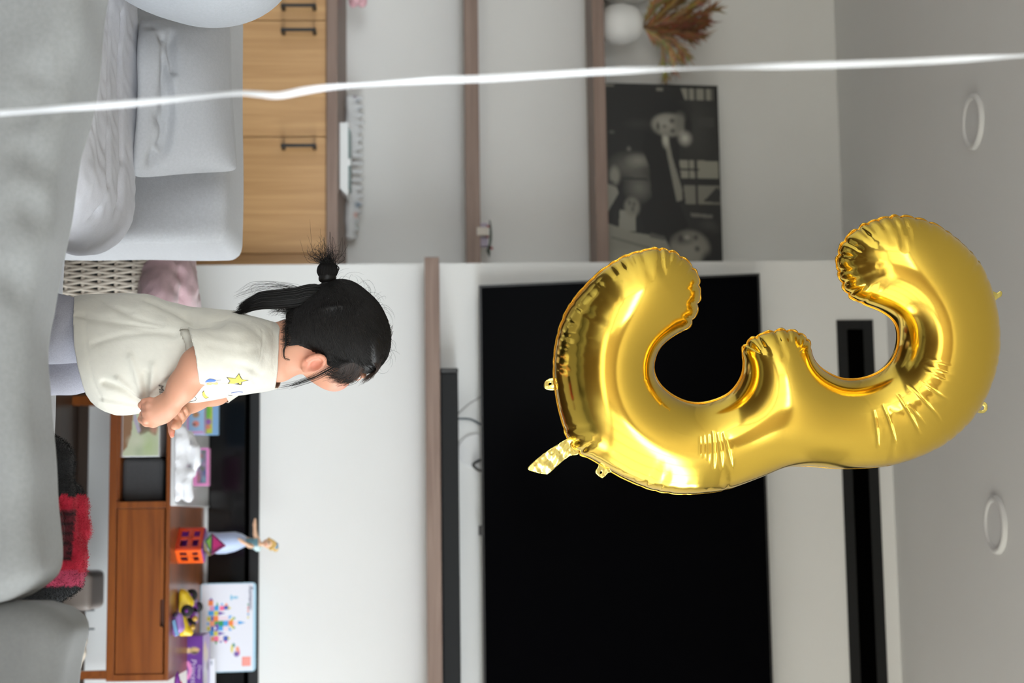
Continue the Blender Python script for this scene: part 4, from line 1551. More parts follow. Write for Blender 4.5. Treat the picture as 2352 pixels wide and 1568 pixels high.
Fd = Field(P(1180, 540, yd) - np.array([.02, .06, .02]), P(1285, 650, yd) + np.array([.02, .06, .02]), .0028)


def dp(u, v_, dy=0.0):
    return P(u, v_, yd + dy)


def dcone(a, b, ra, rb, k=.004):
    Fd.cone(dp(*a), dp(*b), ra, rb, k)


dcone((1243, 566), (1250, 590), .014, .016)
dcone((1240, 588), (1258, 592), .012, .012)
dcone((1250, 592), (1249, 604), .006, .005)
Fd.ell(dp(1248, 616), (.015, .015, .019), .004)
dcone((1240, 592), (1226, 586), .008, .007)
dcone((1226, 586), (1205, 585), .007, .0055)
dcone((1205, 585), (1192, 586), .0065, .004)
dcone((1258, 590), (1253, 572, -.02), .008, .007)
dcone((1253, 572, -.02), (1243, 556, -.035), .0065, .005)
dcone((1243, 556, -.035), (1237, 548, -.04), .006, .004)
v, f = Fd.mesh()
v = relax(v, f, 1)
Ud, Vd = uv_of(v)
cc = np.tile(np.array(lin((226, 184, 152))), (len(v), 1))
cc[(Vd < 593) & (Ud > 1236) & (Ud < 1262) & (v[:, 1] > yd - .017)] = np.array(lin((96, 138, 150)))
cc[(np.abs(Vd - 592) < 9) & (Ud > 1254) & (Vd > 582)] = np.array(lin((190, 214, 216)))
lip = dp(1250, 611, -.014)
cc[np.linalg.norm(v - lip, axis=1) < .003] = np.array(lin((200, 90, 90)))
for e in (dp(1245, 618, -.014), dp(1252, 618, -.014)):
    cc[np.linalg.norm(v - e, axis=1) < .0028] = np.array(lin((60, 50, 50)))
obj('figure', v, f, mat('doll_vinyl', (255, 255, 255), .4, vcol=True), dl, cols=cc)
hm = MB()
hm.ellipsoid(dp(1250, 622, .006), (.0165, .017, .018), nu=20, nv=12)
hm.ellipsoid(dp(1259, 633, .008), (.011, .011, .010), nu=16, nv=10)
for k in range(9):
    t = k / 8
    hm.ellipsoid(dp(1238 + 22 * t, 618 + 14 * math.sin(math.pi * t * .9), -.004), (.006, .007, .006), nu=10, nv=8)
hm.build('hair', mat('blond_hair', (216, 178, 104), .5), dl, True)
MB().ellipsoid(dp(1253, 634, .002), (.012, .010, .008), nu=16, nv=10).build('hair_band', mat('blue_band', (110, 150, 180), .5), dl, True)

# ---- yellow and purple toy truck
yt = float(PZ(1400, 404, CTZ)[1]) + .06
tk = root('toy_truck', P(1405, 420, yt), 'yellow and purple plastic toy car with black wheels on the console', 'toy car')
tk.location[2] = CTZ
M_yel = mat('yellow_plastic_bright', (222, 190, 36), .3)


def tpn(u, v_, dy=0):
    return P(u, v_, yt + dy)


Ft = Field(tpn(1345, 395, -.08) - np.array([.02, .02, .03]), tpn(1470, 455, .08) + np.array([.03, .03, .03]), .0045)
for a, b, r0 in (((1366, 418), (1392, 414), .017), ((1392, 414), (1420, 412), .016), ((1420, 414), (1446, 424), .016), ((1370, 424), (1384, 434), .015), ((1446, 424), (1452, 436), .010), ((1395, 408), (1450, 416), .012), ((1362, 412), (1375, 406), .010)):
    Ft.cone(tpn(*a, -.02), tpn(*b, -.02), r0 * 1.15, r0 * 1.15, .008)
    Ft.cone(tpn(*a, .05), tpn(*b, .05), r0, r0, .008)
v, f = Ft.mesh()
v[:, 2] = np.maximum(v[:, 2], CTZ + .006)
obj('yellow_body', relax(v, f, 2), f, M_yel, tk)
m = MB()
for u0, v0, u1, v1 in ((1378, 436, 1394, 450), (1404, 438, 1432, 450)):
    a, b = tpn(u0, v0, .03), tpn(u1, v1, .03)
    m = MB().box((a[0], yt + .01, a[2]), (b[0], yt + .08, b[2]), .005)
    m.build('purple_cab', mat('purple_plastic_bright', (124, 52, 150), .3), tk)
for u, v_, dy in ((1366, 440, .03), (1402, 430, -.03), (1394, 452, .07), (1432, 436, .02)):
    c = tpn(u, v_, dy)
    pts = [c + np.array([0, k, 0]) for k in (-.013, -.0125, -.008, .008, .0125, .013)]
    wh = MB().tube(pts, [.009, .016, .0185, .0185, .016, .009], 20)
    wo = wh.build('wheel', mat('black_tyre', (24, 24, 27), .7), tk, True)
    MB().tube([c + np.array([0, -.0145, 0]), c + np.array([0, .0145, 0])], .005, 14).build('hub', mat('purple_plastic_bright', (124, 52, 150), .3), wo, True)
for u, v_ in ((1420, 448), (1440, 442)):
    MB().ellipsoid(tpn(u, v_, -.02), (.009, .009, .009), nu=14, nv=10).build('lamp', mat('gold_plastic', (190, 150, 60), .3), tk, True)
# ---- lilac and blue toy figure at the console front
yl = float(PZ(1430, 396, CTZ)[1])
lf = root('lilac_toy', P(1435, 398, yl), 'small lilac and light blue plastic toy lying at the console front edge', 'toy')
lf.location[2] = CTZ
Fl = Field(P(1400, 388, yl) - np.array([.02, .04, .02]), P(1466, 424, yl) + np.array([.02, .05, .02]), .004)
for a, b, r0, r1 in (((1416, 410), (1440, 412), .014, .016), ((1440, 410), (1456, 404), .014, .008), ((1418, 400), (1448, 400), .012, .010)):
    Fl.cone(P(*a, yl + .01), P(*b, yl + .01), r0, r1, .008)
v, f = Fl.mesh()
v[:, 2] = np.maximum(v[:, 2], CTZ)
obj('lilac_body', relax(v, f, 2), f, mat('lilac_plastic', (150, 112, 184), .35), lf)
a, b = P(1424, 398, yl - .012), P(1460, 405, yl - .012)
MB().tube(catmull([P(1424, 399, yl - .012), P(1440, 402, yl - .014), P(1459, 407, yl - .012)], 6), [.006] * 13, 8).build('blue_base', mat('light_blue_plastic', (122, 170, 214), .35), lf, True)
MB().ellipsoid(P(1413, 404, yl + .006), (.011, .011, .010), nu=16, nv=10).build('dark_head', mat('dark_plum', (54, 44, 70), .4), lf, True)

# ---- purple box with lettering
yp = float(PZ(1500, 430, CTZ)[1])
a, b = P(1460, 430, yp), P(1568, 465, yp)
pbx = root('purple_box', (a[0] + .1, yp + .05, CTZ), 'purple lettered toy box lying on the console at the frame edge', 'toy box')
zt_ = float(b[2])
PX1 = a[0] + .29
MB().box((a[0], yp, CTZ), (PX1, yp + .14, zt_), .0015).build('body', mat('purple_card', (110, 60, 152), .35), pbx)
p_ = Paint((176, 150, 206))
p_.ell(.18, .3, .10, .2, (226, 190, 150), .3).ell(.24, .5, .08, .3, (222, 206, 186), .4).ell(.5, .4, .18, .3, (226, 222, 226), .4).ell(.7, .6, .12, .2, (150, 110, 160), .4).ell(.36, .7, .05, .1, (70, 60, 70), .4)
print_sheet('top_picture', (a[0], yp, zt_ + .0004), (PX1 - a[0], 0, 0), (0, .14, 0), 50, 30, p_, mat('gloss_print', (255, 255, 255), .3, vcol=True), pbx)
p_ = Paint((104, 56, 148))
hgt = zt_ - CTZ
WW = PX1 - a[0]


def fx(u):
    return (P(u, 445, yp)[0] - a[0]) / WW


def fzv(v_):
    return (P(1500, v_, yp)[2] - CTZ) / hgt


p_.ell(fx(1493), fzv(433), .030, .15, (226, 196, 150), .3).ell(fx(1493), fzv(446), .038, .28, (192, 170, 110), .3).ell(fx(1491), fzv(451), .016, .2, (214, 178, 130), .4).ell(fx(1498), fzv(447), .012, .2, (70, 60, 60), .4)
for k in range(14):
    t = k / 13
    p_.ell(fx(1521 + 36 * t), fzv(431 + 7 * math.sin(math.pi * t)), .018, .13, (226, 140, 200), .3)
print_sheet('front_picture', (a[0] + .001, yp - .0006, CTZ), (WW - .002, 0, 0), (0, 0, hgt), 140, 40, p_, mat('gloss_print', (255, 255, 255), .3, vcol=True), pbx)
M_letter = mat('pale_lilac_ink', (206, 190, 224), .5)
o_ = P(1513, 439, yp - .0012)
lettering('Princess', o_, (1, 0, 0), (0, 0, 1), .026, M_letter, pbx, shear=.15)
o_ = P(1526, 455, yp - .0012)
lettering('Disney', o_, (1, 0, 0), (0, 0, 1), .016, M_letter, pbx, shear=.2)
# white leaflet propped behind the purple box
yw = yp + .145
a, b = P(1512, 470, yw), P(1568, 494, yw)
lw = root('white_leaflet', (a[0] + .06, yw, CTZ), 'narrow white leaflet with blue print standing behind the purple box', 'leaflet')
MB().box((a[0], yw, CTZ), (a[0] + .16, yw + .012, b[2]), .001).build('card', mat('white_card', (226, 228, 232), .5), lw)
p_ = Paint((228, 231, 236))
zz_ = lambda v_: (P(1540, v_, yw)[2] - CTZ) / (b[2] - CTZ)
p_.ell(.62, zz_(486), .10, .06, (110, 180, 226), .3, .5).ell(.08, zz_(486), .05, .04, (120, 132, 140), .4)
print_sheet('print', (a[0] + .001, yw - .0006, CTZ), (.158, 0, 0), (0, 0, b[2] - CTZ - .001), 40, 30, p_, mat('gloss_print', (255, 255, 255), .3, vcol=True), lw)
# purple cone and red piece at the very edge
yq = float(PZ(1560, 398, CTZ)[1])
q0, q1 = P(1552, 398, yq), P(1600, 398, yq)
cn = MB()
cn.lathe((P(1575, 398, yq)[0] + .01, yq, CTZ), [(.022, 0), (.020, .004), (.0, .001)], 20)
pts = [P(1541, 402, yq), P(1556, 402, yq), P(1590, 404, yq)]
for p in pts:
    p[2] = CTZ + .012
tag(MB().tube(pts, [.0015, .008, .012], 16).build('party_cone', mat('purple_plastic_bright', (124, 52, 150), .3), None, True), 'purple pointed plastic cone lying at the console front by the frame edge', 'toy')
pts = [P(1561, 412, yq + .05), P(1590, 414, yq + .05)]
for p in pts:
    p[2] = CTZ + .008
tag(MB().tube(catmull([pts[0], (pts[0] + pts[1]) / 2 + np.array([0, 0, .004]), pts[1]], 5), [.003, .005, .007, .008, .008, .008, .008, .008, .008, .008, .006][:11], 12).build('red_stick', mat('red_plastic', (206, 40, 52), .3), None, True), 'red plastic stick toy beside the purple cone at the frame edge', 'toy')

# ---- white game box leaning against the black panel
yg = 5.27
A_, B_ = P(1340, 464, yg), P(1545, 464, yg)
zt_ = float(P(1440, 588, yg + .03)[2])
A_[2] = CTZ
gb = root('game_box', ((A_[0] + B_[0]) / 2, yg, CTZ), 'white box printed with a coloured block castle leaning against the black panel', 'toy box')
ex = np.array([B_[0] - A_[0], 0, 0])
ang = .15
H_ = (zt_ - CTZ) / math.cos(ang)
ey = np.array([0, H_ * math.sin(ang), H_ * math.cos(ang)])
nrm = np.array([0, math.cos(ang), -math.sin(ang)])
o0 = np.array([A_[0], yg, CTZ])
mb_ = MB()
W_ = ex[0]
cr = .012
pol = []
for cx_, cy_, a0 in ((W_ - cr, cr, -90), (W_ - cr, H_ - cr, 0), (cr, H_ - cr, 90), (cr, cr, 180)):
    for k in range(5):
        an = math.radians(a0 + 90 * k / 4)
        pol.append((cx_ + cr * math.cos(an), cy_ + cr * math.sin(an)))
mb_.prism(pol, 0, .03, (o0, (1, 0, 0), ey / H_, nrm))
mb_.build('body', mat('pale_blue_card', (168, 206, 226), .4), gb)


def gu(u):
    return (u - 1340) / 205.0


def gv(v_):
    return (v_ - 464) / 125.0


p_ = Paint((226, 228, 238))
cols = {'o': (240, 128, 60), 'b': (56, 156, 220), 'd': (58, 88, 176), 'p': (240, 108, 150), 'y': (210, 196, 70), 'v': (112, 78, 170), 'g': (44, 150, 80), 'l': (232, 214, 224), 's': (232, 150, 110), 'k': (226, 150, 190)}
# squares as read off the box: (u0, v0 from the left edge zoom) in photo pixels


def sq(u0, v0, u1, v1, c):
    p_.rect(gu(u0 - .9), gv(v0 - .9), gu(u1 + .9), gv(v1 + .9), cols[c])


def tr3(pts, c):
    p_.poly([(gu(u), gv(v_)) for u, v_ in pts], cols[c])


def zz(x, y):
    return 1320 + y / 6.32, 380 + x / 6.32


for x0, y0_, x1, y1_, c in ((640, 375, 705, 440, 'o'), (665, 455, 725, 515, 'k'), (735, 450, 790, 515, 'b'), (810, 455, 870, 515, 'p'), (880, 455, 935, 505, 'd'), (640, 525, 715, 590, 'b'), (725, 530, 785, 590, 'y'),
                            (625, 610, 670, 665, 'y'), (680, 605, 715, 665, 'd'), (722, 605, 787, 670, 'o'), (795, 610, 860, 668, 'l'), (868, 610, 935, 668, 'l'), (665, 680, 730, 745, 's'), (740, 685, 795, 740, 'g'), (805, 680, 860, 745, 'g'), (868, 680, 935, 745, 'b'), (950, 680, 1015, 740, 'o'), (1025, 685, 1080, 740, 'l'),
                            (625, 760, 665, 810, 'y'), (680, 755, 720, 815, 'd'), (795, 755, 860, 815, 'b'), (868, 755, 935, 815, 'l'), (650, 825, 715, 890, 'b'), (725, 830, 780, 890, 'y'), (690, 910, 725, 965, 's'), (735, 905, 790, 970, 'p'), (800, 905, 860, 965, 'l'), (875, 905, 930, 965, 'd'), (625, 700, 650, 730, 'b')):
    (u0, v0), (u1, v1) = zz(x0, y0_), zz(x1, y1_)
    sq(u0, v0, u1, v1, c)
for pts, c in ((((640, 365), (710, 365), (680, 325)), 'v'), (((790, 530), (790, 590), (900, 560)), 'v'), (((725, 750), (795, 700), (795, 800)), 'v'), (((720, 820), (800, 750), (780, 830)), 'v'), (((790, 830), (790, 890), (900, 860)), 'v'), (((950, 600), (1000, 600), (950, 660)), 'b'), (((950, 820), (1000, 820), (950, 760)), 'b'),
               (((955, 675), (1020, 675), (1020, 620)), 'y'), (((955, 745), (1020, 745), (1020, 800)), 'y'), (((1090, 680), (1090, 735), (1205, 708)), 'b'), (((820, 440), (870, 440), (840, 405)), 'b'), (((885, 450), (935, 450), (910, 405)), 'o'), (((755, 445), (790, 445), (770, 385)), 'g'), (((940, 460), (940, 510), (985, 485)), 'y'), (((940, 910), (940, 960), (975, 935)), 'y'),
               (((735, 975), (780, 975), (760, 1030)), 'g'), (((800, 970), (860, 970), (830, 1005)), 'v'), (((875, 970), (930, 970), (905, 1010)), 'p'), (((1020, 615), (1020, 660), (1055, 635)), 'g'), (((1020, 760), (1020, 800), (1055, 780)), 'g')):
    tr3([zz(*q) for q in pts], c)
for (x, y), rx, ry, c in (((985, 330), 18, 40, (126, 190, 220)), ((1045, 330), 45, 18, (126, 190, 220)), ((1025, 1040), 22, 30, (50, 140, 140)), ((1000, 1090), 18, 60, (220, 206, 70)), ((1070, 1170), 40, 40, (110, 80, 160)), ((1085, 1100), 28, 40, (236, 150, 120)), ((1112, 1150), 10, 40, (220, 90, 140))):
    u, v_ = zz(x, y)
    p_.ell(gu(u), gv(v_), ry / 6.32 / 205, rx / 6.32 / 125, c, .3)
(u0, v0), (u1, v1) = zz(1155, 1215), zz(1285, 1350)
p_.rect(gu(u0), gv(v0), gu(u1), gv(v1), (238, 130, 120))
(u0, v0), (u1, v1) = zz(1165, 1225), zz(1275, 1340)
p_.rect(gu(u0), gv(v0), gu(u1), gv(v1), (240, 156, 146))
for k, c in enumerate(((120, 170, 140), (220, 110, 100), (220, 130, 110), (110, 150, 190), (214, 206, 130))):
    u, v_ = zz(1243, 440 + k * 48)
    p_.ell(gu(u), gv(v_), .013, .018, c, .3)
ps = print_sheet('front_print', o0 - nrm * .0006 + np.array([.003, 0, 0]) + ey * .02, ex * (1 - .006 / W_), ey * .93, 230, 140, p_, mat('gloss_print', (255, 255, 255), .3, vcol=True), gb)
q_ = o0 + ex * gu(1347) + ey * gv(576) * .97 - nrm * .0012
lettering('Romantic', q_, (1, 0, 0), ey / H_, .021, mat('navy_ink', (66, 74, 110), .5), gb, shear=.3)

# ---- things on the floor under the console
yfl = 5.0
a, b = P(1312, 170, yfl), P(1402, 212, yfl)
r = root('floor_device', ((a[0] + b[0]) / 2, yfl + .08, 0), 'low beige-grey rounded device on the floor under the console', 'appliance')
Fz = Field((a[0] - .02, yfl - .03, .0), (b[0] + .02, yfl + .22, b[2] + .02), .006)
Fz.rbox(((a[0] + b[0]) / 2, yfl + .09, b[2] * .62), ((b[0] - a[0]) / 2, .10, b[2] * .36), .02, 0)
v, f = Fz.mesh()
obj('shell', relax(v, f, 2), f, mat('beige_plastic', (140, 128, 120), .45), r)
MB().box((a[0] + .01, yfl + .0, 0), (b[0] - .01, yfl + .17, b[2] * .34), .006).build('dark_base', mat('dark_grey_plastic', (60, 62, 66), .5), r)
for u in (1401, 1444):
    a, b = P(u - 2, 190, 5.2), P(u + 2, 217, 5.2)
    tag(MB().box((a[0], 5.195, 0), (b[0], 5.205, b[2]), .001).build('metal_post', mat('grey_metal', (116, 120, 124), .4, metal=.6)), 'short grey metal post under the console, %s of the two' % ('nearer the beige device' if u < 1420 else 'farther from the beige device'), 'post', 'grey posts under the console')
a = P(1500, 175, 4.95)
Fz = Field((a[0] - .16, 4.85, 0), (a[0] + .12, 5.08, .20), .007)
for (u, v_, r0) in ((1452, 160, .03), (1470, 165, .035), (1490, 165, .035), (1510, 160, .04), (1528, 160, .03), (1470, 192, .014), (1500, 185, .022)):
    q_ = P(u, v_, 4.95)
    q_[2] = max(q_[2], r0)
    Fz.cone((q_[0], 4.93, r0), q_, r0, r0 * .9, .02)
v, f = Fz.mesh()
v += vnormals(v, f) * (.004 * wob(v, 50, 96))[:, None]
v[:, 2] = np.maximum(v[:, 2], 0)
tag(obj('cloth_bag', v, f, mat('cream_canvas', (222, 208, 188), .9)), 'slumped cream cloth bag on the floor under the console by its right leg', 'bag')
a = P(1556, 170, 4.98)
Fz = Field((a[0] - .05, 4.93, 0), (a[0] + .22, 5.12, .10), .006)
Fz.rbox((a[0] + .08, 5.02, .04), (.10, .07, .04), .02, 0)
v, f = Fz.mesh()
tag(obj('blue_slipper', v, f, mat('light_blue_cloth', (130, 168, 206), .8)), 'light blue soft shoe on the floor at the frame edge', 'shoe')

# ------------------------------------------------------------------ the girl
YG = 3.15


def G(u, v, dy=0.0):
    return P(u, v, YG + dy)


girl = root('person', (G(790, 100)[0], YG, SEATZ), 'small girl in a cream T-shirt and grey trousers looking up, hands clasped in front', 'person')
ps, pt = math.radians(42), math.radians(32)
fh = np.array([math.cos(ps), math.sin(ps), 0])
HX = fh * math.cos(pt) + np.array([0, 0, math.sin(pt)])
HR = np.array([math.sin(ps), -math.cos(ps), 0])
HU = np.cross(HR, HX)
HC = G(765, 778)
HM = np.stack([HX, HR, HU], 1)      # columns = local axes (forward, right, up)


def H(f, r, u):
    return HC + HM @ np.array([f, r, u])


lo = np.minimum(G(640, 20, -.2), G(640, 20, .2)) - .02
hi = np.maximum(G(1015, 905, -.2), G(1015, 905, .2)) + .02
lo[0] = G(520, 40)[0]
lo[1], hi[1] = YG - .19, YG + .19
lo[2] = SEATZ + .003
B = Field(lo, hi, .0021)
# head
B.ell(H(-.004, 0, .012), (.092, .076, .084), .0, HM)
B.ell(H(.040, 0, -.045), (.058, .060, .062), .03, HM)
B.ell(H(.030, 0, -.070), (.055, .048, .040), .03, HM)
for s in (1, -1):
    B.ell(H(.066, .034 * s, -.055), (.034, .028, .032), .02, HM)
B.ell(H(.088, 0, -.092), (.018, .020, .015), .018, HM)
B.cone(H(.098, 0, .0), H(.109, 0, -.026), .008, .0095, .012)
B.ell(H(.111, 0, -.030), (.010, .012, .009), .006, HM)
for s in (1, -1):
    B.ell(H(.103, .0095 * s, -.034), (.008, .0065, .006), .005, HM)
    B.ell(H(.094, .030 * s, -.002), (.010, .016, .006), .012, HM)
    B.ell(H(.094, .031 * s, -.014), (.008, .012, .0075), .008, HM, cut=True)
    B.ell(H(.087, .031 * s, -.014), (.0115, .0125, .0105), .002, HM)
B.ell(H(.104, 0, -.060), (.008, .016, .0052), .004, HM)
B.ell(H(.101, 0, -.070), (.008, .014, .0055), .004, HM)
# ears: shell, rim, hollow, lobe
for s in (1, -1):
    er = .079
    e0 = H(-.012, er * s, -.048)
    B.ell(e0, (.017, .007, .026), .006, HM)
    ring_ = []
    for k in range(11):
        a = math.radians(-50 + 250 * k / 10)
        ring_.append(H(-.012 - .0155 * math.sin(a - math.pi / 2) * -1 * 1.0 * (-1), (er + .006) * s, -.046 + .0235 * math.cos(a - math.pi / 2)))
    for k in range(10):
        B.cone(ring_[k], ring_[k + 1], .0042, .0042, .003)
    B.ell(H(-.008, (er + .009) * s, -.046), (.009, .008, .014), .003, HM, cut=True)
    B.ell(H(-.006, (er + .003) * s, -.070), (.008, .005, .009), .004, HM)
# neck and trunk
B.cone(G(772, 728, .0), G(785, 668, .0), .050, .046, .03)
B.cone(G(788, 690, .0), G(796, 612, .0), .043, .042, .02)
B.cone(G(806, 680, -.005), G(838, 640, -.005), .036, .036, .03)
B.cone(G(800, 556, -.078), G(800, 556, .078), .028, .028, .02)
B.cone(G(804, 555, 0), G(812, 420, 0), .070, .088, .03)
B.cone(G(812, 420, 0), G(800, 290, 0), .088, .080, .04)
for s in (-1, 1):
    dx = 0 if s < 0 else 66
    B.cone(G(776 + dx * .6, 275, .048 * s), G(754 + dx * 1.25, 60, .055 * s), .046, .044, .02)
    B.cone(G(754 + dx * 1.25, 60, .055 * s), G(590 + dx * .6, 56, .06 * s), .044, .032, .02)
    B.cone(G(590 + dx * .6, 56, .06 * s), G(545 + dx * .6, 48, .065 * s), .026, .018, .015)
# right arm
B.cone(G(798, 560, -.09), G(828, 475, -.135), .030, .030, .03)
B.cone(G(828, 475, -.135), G(842, 452, -.135), .030, .0305, .03)
B.cone(G(842, 452, -.135), G(886, 420, -.128), .0305, .0265, .02)
B.cone(G(886, 420, -.128), G(926, 394, -.115), .0265, .0215, .02)
# left arm
B.cone(G(806, 568, .085), G(890, 492, .10), .034, .033, .03)
B.cone(G(890, 492, .10), G(912, 440, .045), .036, .028, .02)
B.cone(G(912, 440, .045), G(936, 414, .005), .028, .022, .02)
# right hand: back of the hand to the camera, fingers closing on the shirt
B.ell(G(944, 366, -.108), (.026, .0165, .032), .014)
B.cone(G(928, 384, -.112), G(946, 352, -.108), .022, .021, .012)
fingers_r = [
    ((957, 348, -.116), (965, 334, -.110), (962, 325, -.094), (950, 327, -.082), .0074),
    ((945, 343, -.122), (947, 334, -.116), (941, 333, -.096), (934, 340, -.086), .0074),
    ((932, 341, -.122), (933, 333, -.116), (928, 333, -.096), (923, 341, -.086), .0072),
    ((920, 345, -.117), (922, 331, -.115), (930, 324, -.108), (936, 327, -.096), .0066)]
for a, b, c, d, r0 in fingers_r:
    B.cone(G(944, 366, -.112), G(*a), r0 * 1.15, r0 * 1.12, .004)
    B.cone(G(*a), G(*b), r0 * 1.12, r0, .0012)
    B.cone(G(*b), G(*c), r0, r0 * .95, .0012)
    B.cone(G(*c), G(*d), r0 * .95, r0 * .82, .002)
B.cone(G(956, 376, -.104), G(970, 352, -.098), .0125, .0105, .008)
B.cone(G(970, 352, -.098), G(969, 336, -.094), .0102, .0092, .003)
B.cone(G(969, 336, -.094), G(963, 325, -.090), .0092, .0072, .003)
# left hand behind, index finger pointing out
B.ell(G(950, 404, -.015), (.024, .020, .021), .012)
B.cone(G(936, 414, .005), G(955, 402, -.02), .021, .019, .012)
for a, b, c, r0 in (((958, 412, -.035), (966, 408, -.055), (955, 402, -.066), .0072), ((950, 420, -.032), (956, 418, -.055), (946, 414, -.066), .0070), ((944, 426, -.028), (947, 427, -.05), (938, 424, -.06), .0066)):
    B.cone(G(950, 404, -.015), G(*a), r0 * 1.15, r0 * 1.1, .006)
    B.cone(G(*a), G(*b), r0 * 1.1, r0, .002)
    B.cone(G(*b), G(*c), r0, r0 * .85, .002)
B.cone(G(954, 398, -.03), G(974, 393, -.045), .0085, .0076, .005)
B.cone(G(974, 393, -.045), G(990, 394, -.05), .0074, .0066, .002)
B.cone(G(990, 394, -.05), G(1000, 395, -.052), .0066, .0050, .002)
B.cone(G(956, 404, -.04), G(974, 406, -.06), .0105, .0095, .006)
B.cone(G(974, 406, -.06), G(978, 401, -.068), .0095, .0085, .003)
bv, bf = B.mesh()
bv = relax(bv, bf, 1)
cc = np.tile(np.array(lin((206, 151, 124))), (len(bv), 1))


def tint(p, rad, rgb, amt):
    w_ = (np.exp(-(np.linalg.norm(bv - p, axis=1) / rad) ** 2) * amt)[:, None]
    return cc * (1 - w_) + np.array(lin(rgb)) * w_


for s in (1, -1):
    cc = tint(H(.09, .036 * s, -.055), .028, (238, 160, 150), .7)
    cc = tint(H(-.012, .085 * s, -.048), .026, (222, 140, 118), .75)
for k in np.linspace(-1, 1, 7):
    cc = tint(H(.108, .013 * k, -.060), .0055, (206, 108, 104), .8)
    cc = tint(H(.106, .012 * k, -.070), .0055, (212, 116, 110), .8)
for s in (1, -1):
    for k in np.linspace(-1, 1, 9):
        cc = tint(H(.104 - .004 * abs(k), .030 * s + .013 * k, .002 - .003 * k * k), .0028, (60, 44, 38), .8)
for f_ in fingers_r:
    cc = tint(G(*f_[0]), .008, (220, 150, 128), .35)
    cc = tint(G(*f_[1]), .008, (216, 140, 118), .4)
cc = tint(G(1000, 395, -.055), .008, (236, 140, 122), .6)
cc = tint(G(963, 325, -.092), .01, (226, 150, 128), .5)
obj('body', bv, bf, mat('skin', (255, 255, 255), .5, vcol=True, sss=.12, spec=.35), girl, cols=cc)
for s in (1, -1):
    eb = MB()
    eb.ellipsoid(H(.0895, .031 * s, -.014), (.0112, .0112, .0088), (236, 234, 230), 20, 12, HM)
    eb.ellipsoid(H(.0975, .031 * s, -.0135), (.0035, .0058, .0060), (34, 22, 18), 16, 10, HM)
    eb.build('eye', mat('eye', (255, 255, 255), .15, vcol=True), girl, True, True)

# ---- trousers
T_ = Field((G(560, 30)[0], YG - .17, SEATZ - .01), (G(925, 300)[0], YG + .17, G(800, 312)[2]), .004)
for s in (-1, 1):
    dx = 0 if s < 0 else 1
    if s < 0:
        T_.cone(G(768, 262, -.042), G(760, 175, -.055), .060, .0610, .02)
        T_.cone(G(760, 175, -.055), G(756, 120, -.058), .0610, .069, .02)
        T_.cone(G(756, 120, -.060), G(752, 62, -.060), .069, .066, .02)
    else:
        T_.cone(G(808, 262, .045), G(832, 160, .055), .070, .066, .01)
        T_.cone(G(832, 160, .055), G(846, 62, .055), .066, .062, .01)
    T_.cone(G(752 + 92 * dx, 58, .058 * s), G(600 + 50 * dx, 60, .062 * s), .058, .044, .02)
tv, tf = T_.mesh()
tv = relax(tv, tf, 2)
n = vnormals(tv, tf)
tv = tv + n * (.0022 * wob(tv, 26, 101))[:, None]
tv = fold_push(tv, n, [[G(718, 172, -.1), G(716, 130, -.1), G(714, 95, -.1)]], .003, .003)
tv = fold_push(tv, n, [[G(826, 178, -.02), G(818, 130, -.02), G(812, 95, -.02)]], .008, .006)
tv = fold_push(tv, n, [[G(*q, -.13) for q in p__] for p__ in (((690, 150), (720, 160), (760, 150)), ((730, 120), (770, 110), (800, 120)), ((690, 110), (715, 100), (740, 104)))], .004, .008)
tv[:, 2] = np.maximum(tv[:, 2], SEATZ + .001)
obj('trousers', tv, tf, mat('heather_grey_jersey', (164, 164, 174), .95, bump=(600, .4, .001), mottle=.12, mscale=420), girl)

# ---- T-shirt
prof = [(95, 692, 800, .120), (130, 689, 820, .125), (170, 686, 846, .128), (207, 679, 918, .134), (233, 677, 943, .135), (258, 677, 953, .135), (300, 675, 951, .135), (343, 679, 944, .133), (400, 697, 934, .130), (450, 708, 924, .127), (500, 714, 917, .124),
        (532, 716, 910, .122), (564, 722, 906, .118), (590, 729, 901, .112), (606, 734, 899, .100), (620, 737, 897, .086), (634, 741, 892, .070), (646, 745, 889, .060), (665, 752, 880, .05)]
pz = np.array([G(784, q[0])[2] for q in prof])
pl_ = np.array([G(q[1], q[0])[0] for q in prof])
pr2 = np.array([G(q[2], q[0])[0] for q in prof])
pb2 = np.array([q[3] for q in prof])
S = Field((pl_.min() - .03, YG - .23, pz[0]), (pr2.max() + .03, YG + .2, pz[-1]), .0034)
sl, X, Y, Z = S.block(S.lo, S.lo + S.h * S.n)
zf_ = Z[0, 0, :]


def smooth_interp(zq, zs, vals):
    zq = np.asarray(zq, float)
    fine = np.linspace(zs[0], zs[-1], 400)
    y_ = np.interp(fine, zs, vals)
    ker = np.hanning(31)
    ker /= ker.sum()
    y_ = np.convolve(np.pad(y_, 15, mode='edge'), ker, 'valid')
    return np.interp(zq, fine, y_)


xl2, xr2, bb2 = [smooth_interp(zf_, pz, q).astype(np.float32)[None, None, :] for q in (pl_, pr2, pb2)]
cx2, ax2 = (xl2 + xr2) / 2, (xr2 - xl2) / 2
e1 = np.abs((X - cx2) / ax2) ** 2.3 + np.abs((Y - YG) / bb2) ** 2.3
dd = (e1 ** (1 / 2.3) - 1) * np.minimum(ax2, bb2)
S.merge(sl, dd.astype(np.float32), 0)


def HEM_V(u, y):
    return np.interp(u, [740, 757, 793, 820, 850, 885, 905], [432, 434, 444, 449, 453, 459, 462]) - 36 * np.clip((y - YG + .150) / .05, 0, 1)


